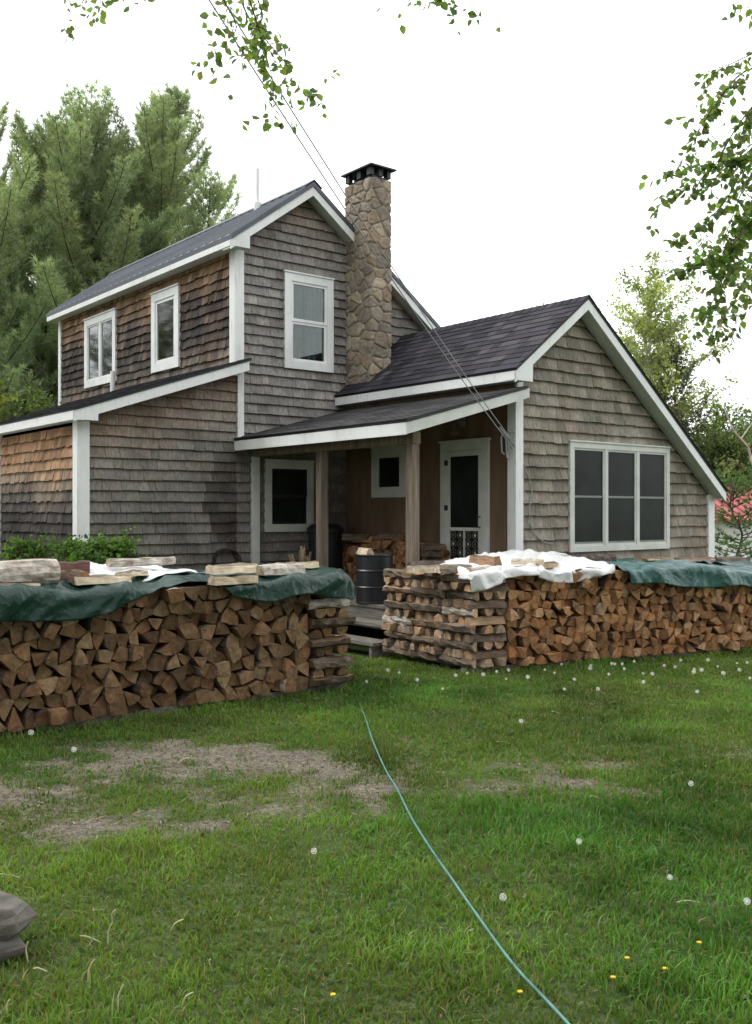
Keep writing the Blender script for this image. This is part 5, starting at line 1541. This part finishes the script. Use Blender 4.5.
broadleaf((-6.9, 17.4, 0), 4.1, (1.5, 1.5, 1.6), 'bright yellow green bush above the lean-to roof at the left edge', 6, [(.15, .20, .04), (.19, .23, .05), (.11, .17, .04)], .085, 60, 100, name='leafy_bush', cat='bush')
broadleaf((7.6, 27.0, 0), 8.5, (1.75, 1.6, 2.7), 'airy yellow green birch behind the wing roof', 7, [(.30, .36, .09), (.34, .40, .11), (.22, .29, .08)], .085, 60, 125, 'birchtrunk', name='birch_tree', spread=.55)
pine((8.0, 25.5, 0), 5.9, 1.6, 'scraggly dark spruce in front of the yellow green birch', 8, z0=.2, sparse=.6, nn=9, col=(.05, .07, .045), name='spruce_tree', needle=.12)
RG = 'trees beyond the wing'
broadleaf((9.6, 27, 0), 4.7, (2.2, 2.0, 2.3), 'mid green bushy tree just beyond the low eave', 9, [(.16, .225, .08), (.13, .195, .07), (.20, .26, .10)], .10, 60, 190, group=RG)
broadleaf((12.0, 30, 0), 5.6, (2.4, 2.2, 2.8), 'taller dense green tree at the right edge behind the dead limb', 10, [(.13, .195, .085), (.105, .165, .075), (.15, .215, .095)], .10, 60, 190, group=RG)
broadleaf((9.0, 33, 0), 4.6, (2.6, 2.0, 2.2), 'dark green tree low behind the bushy ones beyond the eave', 11, [(.10, .16, .07), (.12, .175, .075)], .11, 60, 150, group=RG)
pine((6.1, 36.0, 0), 9.4, 1.2, 'small treetop just poking over the wing ridge', 12, z0=.5, sparse=.5, nn=7, name='spruce_tree', needle=.12)
pine((6.55, 17.6, 0), 2.3, 1.35, 'low fir with flat layered branches beside the wing corner', 13, z0=.12, nn=20, col=(.10, .175, .075), name='fir_tree', flat=.28, step=.22, needle=.075, wid=.006)
# dead pale limb
m = MB(); dl = [at(724, 408, 24), at(729, 420, 24), at(734, 431, 24.1), at(741, 439, 24.2), at(748, 447, 24.4)]
droot = empty('dead_tree', (dl[-1].x + .5, dl[-1].y + .2, 0)); tag(droot, 'dead pale leaning tree limb bare against the green trees', 'dead tree')
m.tube([Vector((0, 0, -.1)), Vector((.05, 0, 1.5)), dl[-1] - droot.location], [.07, .05, .03], 7); m.build('trunk', [M['birchtrunk']], droot)
m = MB(); m.tube(curve([p - droot.location for p in dl[::-1]], 4), [.028 - .0009 * i for i in range(17)], 6); m.tube([dl[3] - droot.location, dl[3] - droot.location + Vector((.35, 0, .5))], .018, 5); m.build('limb', [M['birchtrunk']], droot)
# shrub by the lean-to corner
broadleaf(hw(-4.42, 2.5, 0), 1.36, (.58, .45, .55), 'bright green leafy shrub at the white corner board of the lean-to', 14, [(.085, .17, .035), (.11, .20, .045), (.07, .14, .03)], .055, 90, 90, name='shrub', cat='shrub', spread=.32, fill=.8, tr=.012)
broadleaf(hw(-5.15, 2.6, 0), 1.40, (.40, .40, .5), 'leafy green shrub beside the white car', 15, [(.06, .125, .03), (.085, .15, .035)], .055, 70, 30, name='shrub', cat='shrub', spread=.3, fill=.8, tr=.012)
# ------------------------------------------------------------------ low shed with the red roof
sx = empty('shed', (8.3, 23.5, 0), R(14)); tag(sx, 'low white outbuilding with a red metal roof beyond the fir', 'shed')
m = MB(); m.box(-2.2, 3.4, -1.4, 1.6, 0, 1.42)
for k in range(9): m.box(-2.21, 3.41, -1.412, -1.4, .12 + k * .15, .13 + k * .15)
m.build('wall', [M['shed_white']], sx)
m = MB(); m.box(.4, 1.1, -1.43, -1.401, .6, 1.25); m.build('window', [M['car_glass']], sx)
m = MB()
for sg, y0 in ((-1, -1.7), (1, 1.9)):
    m.prism([(-2.45, y0, 1.40), (3.65, y0, 1.40), (3.65, .1, 2.16), (-2.45, .1, 2.16)], (0, 0, .03))
    x = -2.4
    while x < 3.6:
        m.prism([(x, y0, 1.431), (x + .05, y0, 1.431), (x + .05, .1, 2.191), (x, .1, 2.191)], (0, 0, .03)); x += .23
m.box(-2.47, 3.67, .02, .18, 2.185, 2.23); m.build('roof', [M['red_roof']], sx)
# ------------------------------------------------------------------ white car at the left edge
car = empty('parked_car', hw(-6.0, 5.2, 0), HROT + R(70)); tag(car, 'white car partly hidden behind the shrub at the left edge', 'car')
def loft(prof_fn, xs, name, mat, parent):
    m = MB(); rows = [prof_fn(x) for x in xs]; n = len(rows[0]); vs = [v for r_ in rows for v in r_]
    fs = [(i * n + j, i * n + j + 1, (i + 1) * n + j + 1, (i + 1) * n + j) for i in range(len(xs) - 1) for j in range(n - 1)]
    fs += [tuple(range(n)), tuple(range((len(xs)) * n - 1, (len(xs) - 1) * n - 1, -1))]
    m.add(vs, fs); return m.build(name, [mat], parent, smooth=True)
def bodyp(x):
    f = x / 4.3; nose = min(1, (x + .15) / .5) ** .5 if x < .35 else 1; tail = min(1, (4.45 - x) / .4) ** .5 if x > 4.05 else 1
    w = .86 * (.86 + .14 * math.sin(math.pi * f)) * (.9 + .1 * min(nose, tail)); zt = (.80 + .12 * math.sin(math.pi * min(f * 1.2, 1))) * (.86 + .14 * min(nose, tail)) + .06; zb = .24
    pts = [(-w * .92, zb), (-w, zb + .14), (-w, .62), (-w * .97, zt - .06), (-w * .86, zt), (0, zt + .03), (w * .86, zt), (w * .97, zt - .06), (w, .62), (w, zb + .14), (w * .92, zb)]
    return [(x - 2.15, y, z) for y, z in pts]
loft(bodyp, [0, .1, .25, .5, .9, 1.4, 1.9, 2.4, 2.9, 3.4, 3.8, 4.05, 4.2, 4.3], 'body', M['car_white'], car)
def cab(x, s_=1.0, dz=0):
    f = (x - 1.05) / 3.05; h = .52 * max(0, min(1, f / .28)) ** .7 * max(0, min(1, (1 - f) / .18)) ** .6; w = .80 - .13 * (h / .52)
    pts = [(-.82, .90), (-w - .02, .92 + h * .6), (-w * .88, .92 + h), (0, .95 + h + .02), (w * .88, .92 + h), (w + .02, .92 + h * .6), (.82, .90)]
    return [(x - 2.15, y * s_, z + dz) for y, z in pts]
loft(cab, [1.05, 1.25, 1.6, 1.95, 2.5, 3.1, 3.6, 3.85, 4.0, 4.1], 'cabin', M['car_white'], car)
for sg in (-1, 1):
    m = MB()
    for xa, xb in ((1.62, 2.35), (2.43, 3.25), (3.33, 3.75)):
        m.prism([(xa - 2.15, sg * .845, .96), (xb - 2.15, sg * .845, .96), (xb - 2.20, sg * .735, 1.30), (xa - 2.0, sg * .735, 1.30)], (0, sg * .012, 0))
    m.build('side_window', [M['car_glass']], car)
m = MB(); m.prism([(1.12 - 2.15, -.66, 1.0), (1.12 - 2.15, .66, 1.0), (1.86 - 2.15, .56, 1.46), (1.86 - 2.15, -.56, 1.46)], (-.03, 0, .03)); m.build('windscreen', [M['car_glass']], car)
for wx in (.82, 3.42):
    for sg in (-1, 1):
        m = MB(); m.lathe([(.19, -.09), (.31, -.09), (.325, -.06), (.325, .06), (.31, .09), (.19, .09)], seg=26); w_ = m.build('wheel', [M['rubber']], car); w_.location = (wx - 2.15, sg * .80, .325); w_.rotation_euler = (R(90), 0, 0)
        m = MB(); m.lathe([(.03, .0), (.185, -.02), (.20, .05), (.03, .085)], seg=20); h_ = m.build('rim', [M['chrome']], w_); h_.rotation_euler = (0, 0 if sg < 0 else R(180), 0)
for sg in (-.58, .58):
    m = MB(); m.box(-.02, .06, -.16, .16, -.07, .07); hl_ = m.build('headlight', [M['chrome']], car); hl_.location = (.06 - 2.15, sg, .70)
# ------------------------------------------------------------------ birch whose twigs hang into the frame (trunk stands right of the frame)
rb = random.Random(77); rbn = np.random.default_rng(77)
btr = empty('birch_tree', (4.3, 3.4, 0)); tag(btr, 'birch whose leafy twigs hang into the top and right of the view', 'tree')
b0 = Vector((4.3, 3.4, 0))
m = MB(); tpts = curve([Vector((0, 0, -.1)), Vector((-.1, .1, 2)), Vector((-.15, .3, 4.5)), Vector((-.5, .5, 7)), Vector((-.7, .7, 9.5))], 6)
m.tube(tpts, [.16 - .005 * i for i in range(len(tpts))], 10); m.build('trunk', [M['birchtrunk']], btr, smooth=True)
limb = MB(); twig = MB(); P = []; D = []; C = []; S = []
def hang(pts, dens, size=.044, sub=True, thick=.006):
    pts = curve(pts, 8); n = len(pts)
    twig.tube([p - b0 for p in pts], [max(.0012, thick * (1 - i / n)) for i in range(n)], 4)
    for i in range(2, n):
        if sub and i % 3 == 0:
            d = Vector((rb.uniform(-1, 1), rb.uniform(-.7, .7), rb.uniform(-1.1, .15))).normalized() * rb.uniform(.10, .26)
            q = [pts[i], pts[i] + d * .5 + Vector((0, 0, .015)), pts[i] + d]
            twig.tube([p - b0 for p in q], .0016, 3)
            for k in range(int(5 * dens)): put(q[0].lerp(q[2], .25 + .75 * rb.random()), size)
        for k in range(max(1, int(2 * dens))):
            if rb.random() < dens: put(pts[i], size)
def put(p, size):
    a = rb.uniform(0, 6.28); d = Vector((math.cos(a) * .75, math.sin(a) * .75, rb.uniform(-1.3, .1))).normalized()
    st = p + d * .018; P.append(st - b0); D.append(d); S.append(size * rb.uniform(.7, 1.2))
    c = rb.choice([(.16, .24, .07), (.12, .19, .065), (.19, .27, .08), (.14, .18, .10)]); C.append([x * rb.uniform(.8, 1.2) for x in c])
DR = 5.2
Lr = [at(820, -40, 5.0), at(800, 60, 5.1)]
for path, dn in (([(800, 20), (768, 45), (735, 62), (712, 72), (703, 92)], 1.0), ([(800, 60), (748, 70), (722, 95), (702, 125), (690, 150), (668, 175)], 1.5),
                 ([(800, 80), (760, 100), (735, 130), (715, 165), (690, 185), (662, 196)], 1.3), ([(805, 100), (765, 130), (740, 175), (722, 205), (700, 225), (672, 240)], 1.6),
                 ([(810, 130), (770, 170), (752, 210), (738, 245), (722, 280), (705, 320)], 1.8), ([(810, 150), (775, 200), (760, 240), (750, 270), (735, 300), (722, 318), (710, 335)], 1.2),
                 ([(800, 110), (770, 150), (745, 185), (725, 235), (708, 255), (690, 262)], 1.7), ([(800, -10), (770, 0), (748, 8)], .8), ([(805, 140), (768, 185), (748, 220), (730, 250), (715, 262)], 1.9),
                 ([(800, 90), (770, 120), (750, 150), (730, 160), (708, 162)], 1.6), ([(806, 150), (780, 190), (757, 215), (742, 232), (728, 262), (716, 298), (700, 312)], 1.6)):
    dd = DR + rb.uniform(-.4, .5); hang([at(x, y, dd) for x, y in path], dn * 1.1)
    limb.tube([p - b0 for p in curve([b0 + Vector((-.12, .2, 3.2 + rb.uniform(0, 1.2))), b0.lerp(at(path[0][0], path[0][1], dd), .5) + Vector((0, 0, 2.4)), at(path[0][0], path[0][1], dd)], 6)], .012, 5)
DT = 5.0
tops = (([(215, -45), (222, -5), (236, 25), (228, 40), (212, 52)], 1.1), ([(225, -45), (245, 10), (262, 35), (283, 60), (302, 85), (316, 92)], 1.2), ([(235, -45), (256, 20), (266, 55), (274, 90), (270, 122)], 1.3),
        ([(60, -45), (66, -10), (70, 2)], .8), ([(80, -45), (98, -8), (101, 8)], .9), ([(120, -45), (118, -20), (122, -6)], .8), ([(400, -45), (428, -15), (446, -4), (464, 12)], 1.0), ([(360, -45), (382, -18), (395, -8)], .5),
        ([(240, -40), (262, 12), (255, 28), (246, 48)], 1.3))
for path, dn in tops:
    dd = DT + rb.uniform(-.3, .4); hang([at(x, y, dd) for x, y in path], dn * .8, .047)
    e = at(path[0][0], path[0][1], dd)
    limb.tube([p - b0 for p in curve([b0 + Vector((-.3, .45, 5.6)), b0.lerp(e, .5) + Vector((0, 0, 3.9)), e + Vector((.1, 0, .35)), e], 7)], .009, 5)
fine = MB(); 
twig.tube([p - b0 for p in curve([at(84, -10, 5.1), at(80, 18, 5.1), at(68, 38, 5.1), at(57, 60, 5.1), at(54, 84, 5.1)], 5)], .0014, 4)
for k in range(900):                                      # the rest of its crown, out of the frame
    d = Vector((rb.gauss(0, 1), rb.gauss(0, 1), rb.gauss(0, 1))).normalized() * rb.uniform(.4, 1)
    p = b0 + Vector((1.0 + d.x * 1.7, -.6 + d.y * 2.0, 6.8 + d.z * 2.8)); put(p, .09)
limb.v, limb.f = limb.v, limb.f; n0 = len(limb.v); limb.v += twig.v; limb.c += twig.c; limb.l += twig.l; limb.f += [tuple(i + n0 for i in f_) for f_ in twig.f]; limb.m += twig.m
limb.build('branches', [M['trunk']], btr)
v, f, c = leaf_quads(np.array([tuple(p) for p in P]), np.array([tuple(d) for d in D]), np.array(S), .36, np.array(C), seed=5, fold=.3)
np_mesh('leaves', v, f, M['leaf'], c, btr)
# unseen trees, added behind the viewer to dim that light and show in panes
for i, (x, y, H, rr) in enumerate(((-7, -9, 14, 4.5), (1, -13, 15, 5), (8, -8, 13, 4.6), (-14, -2, 13, 4.6), (13, 0, 12, 4.2), (-20, 9, 13, 4.5))):
    broadleaf((x, y, 0), H, (rr, rr, H * .40), 'tall unseen leafy tree added to dim the light and show in the panes', 40 + i, [(.05, .09, .03), (.065, .11, .035), (.04, .075, .028)], .42, 40, 130, group='trees across the lawn', spread=1.6, fill=1.0)
for x, y, H, rr, sd_ in ((-16.5, 19.5, 13, 3.4, 61), (-22, 25, 14, 4.0, 62)):
    broadleaf((x, y, 0), H, (rr, rr, H * .42), 'tall unseen leafy tree added to dim the light and show in the panes', sd_, [(.10, .15, .06), (.12, .17, .07)], .13, 48, 110, group='trees across the lawn', spread=.9)
# ------------------------------------------------------------------ light, sky, camera
w = bpy.data.worlds.new('World'); scene.world = w; w.use_nodes = True
nt = w.node_tree; bg = nt.nodes['Background']
SUN_EL, SUN_AZ = R(48), R(-72)               # azimuth measured from the view direction, to the left
sk = nt.nodes.new('ShaderNodeTexSky'); sk.sky_type = 'NISHITA'; sk.sun_disc = False
sk.sun_elevation = SUN_EL; sk.sun_rotation = SUN_AZ
tc = nt.nodes.new('ShaderNodeTexCoord')
nz = nt.nodes.new('ShaderNodeTexNoise'); nz.inputs['Scale'].default_value = 2.2; nz.inputs['Detail'].default_value = 5
nt.links.new(tc.outputs['Generated'], nz.inputs['Vector'])
mr = nt.nodes.new('ShaderNodeMapRange'); mr.inputs[1].default_value = .35; mr.inputs[2].default_value = .7; mr.inputs[3].default_value = 1.0; mr.inputs[4].default_value = .80
nt.links.new(nz.outputs['Fac'], mr.inputs[0])
mx = nt.nodes.new('ShaderNodeMix'); mx.data_type = 'RGBA'
mx.inputs[7].default_value = (12.6, 12.8, 12.9, 1)
nt.links.new(mr.outputs[0], mx.inputs[0]); nt.links.new(sk.outputs[0], mx.inputs[6])
nt.links.new(mx.outputs[2], bg.inputs['Color']); bg.inputs['Strength'].default_value = .1
sd = bpy.data.lights.new('sun', 'SUN'); sd.energy = 1.3; sd.angle = R(25); sd.color = (1, .97, .92)
so = bpy.data.objects.new('sun', sd); COL.objects.link(so)
dirv = Vector((math.sin(SUN_AZ) * math.cos(SUN_EL), math.cos(SUN_AZ) * math.cos(SUN_EL), math.sin(SUN_EL)))
so.rotation_euler = dirv.to_track_quat('Z', 'Y').to_euler(); so.location = dirv * 40
cd = bpy.data.cameras.new('camera'); cam = bpy.data.objects.new('camera', cd); COL.objects.link(cam)
cam.location = (0, 0, 1.6); cam.rotation_euler = (R(90), 0, 0)
cd.sensor_fit = 'VERTICAL'; cd.sensor_height = 36; cd.sensor_width = 36; cd.lens = 981 / 1024 * 36
cd.clip_start = .05; cd.clip_end = 2000
scene.camera = cam
scene.view_settings.view_transform = 'Standard'; scene.view_settings.look = 'None'
scene.view_settings.exposure = 0.8; scene.view_settings.gamma = 1
scene.cycles.max_bounces = 8; scene.cycles.transparent_max_bounces = 12
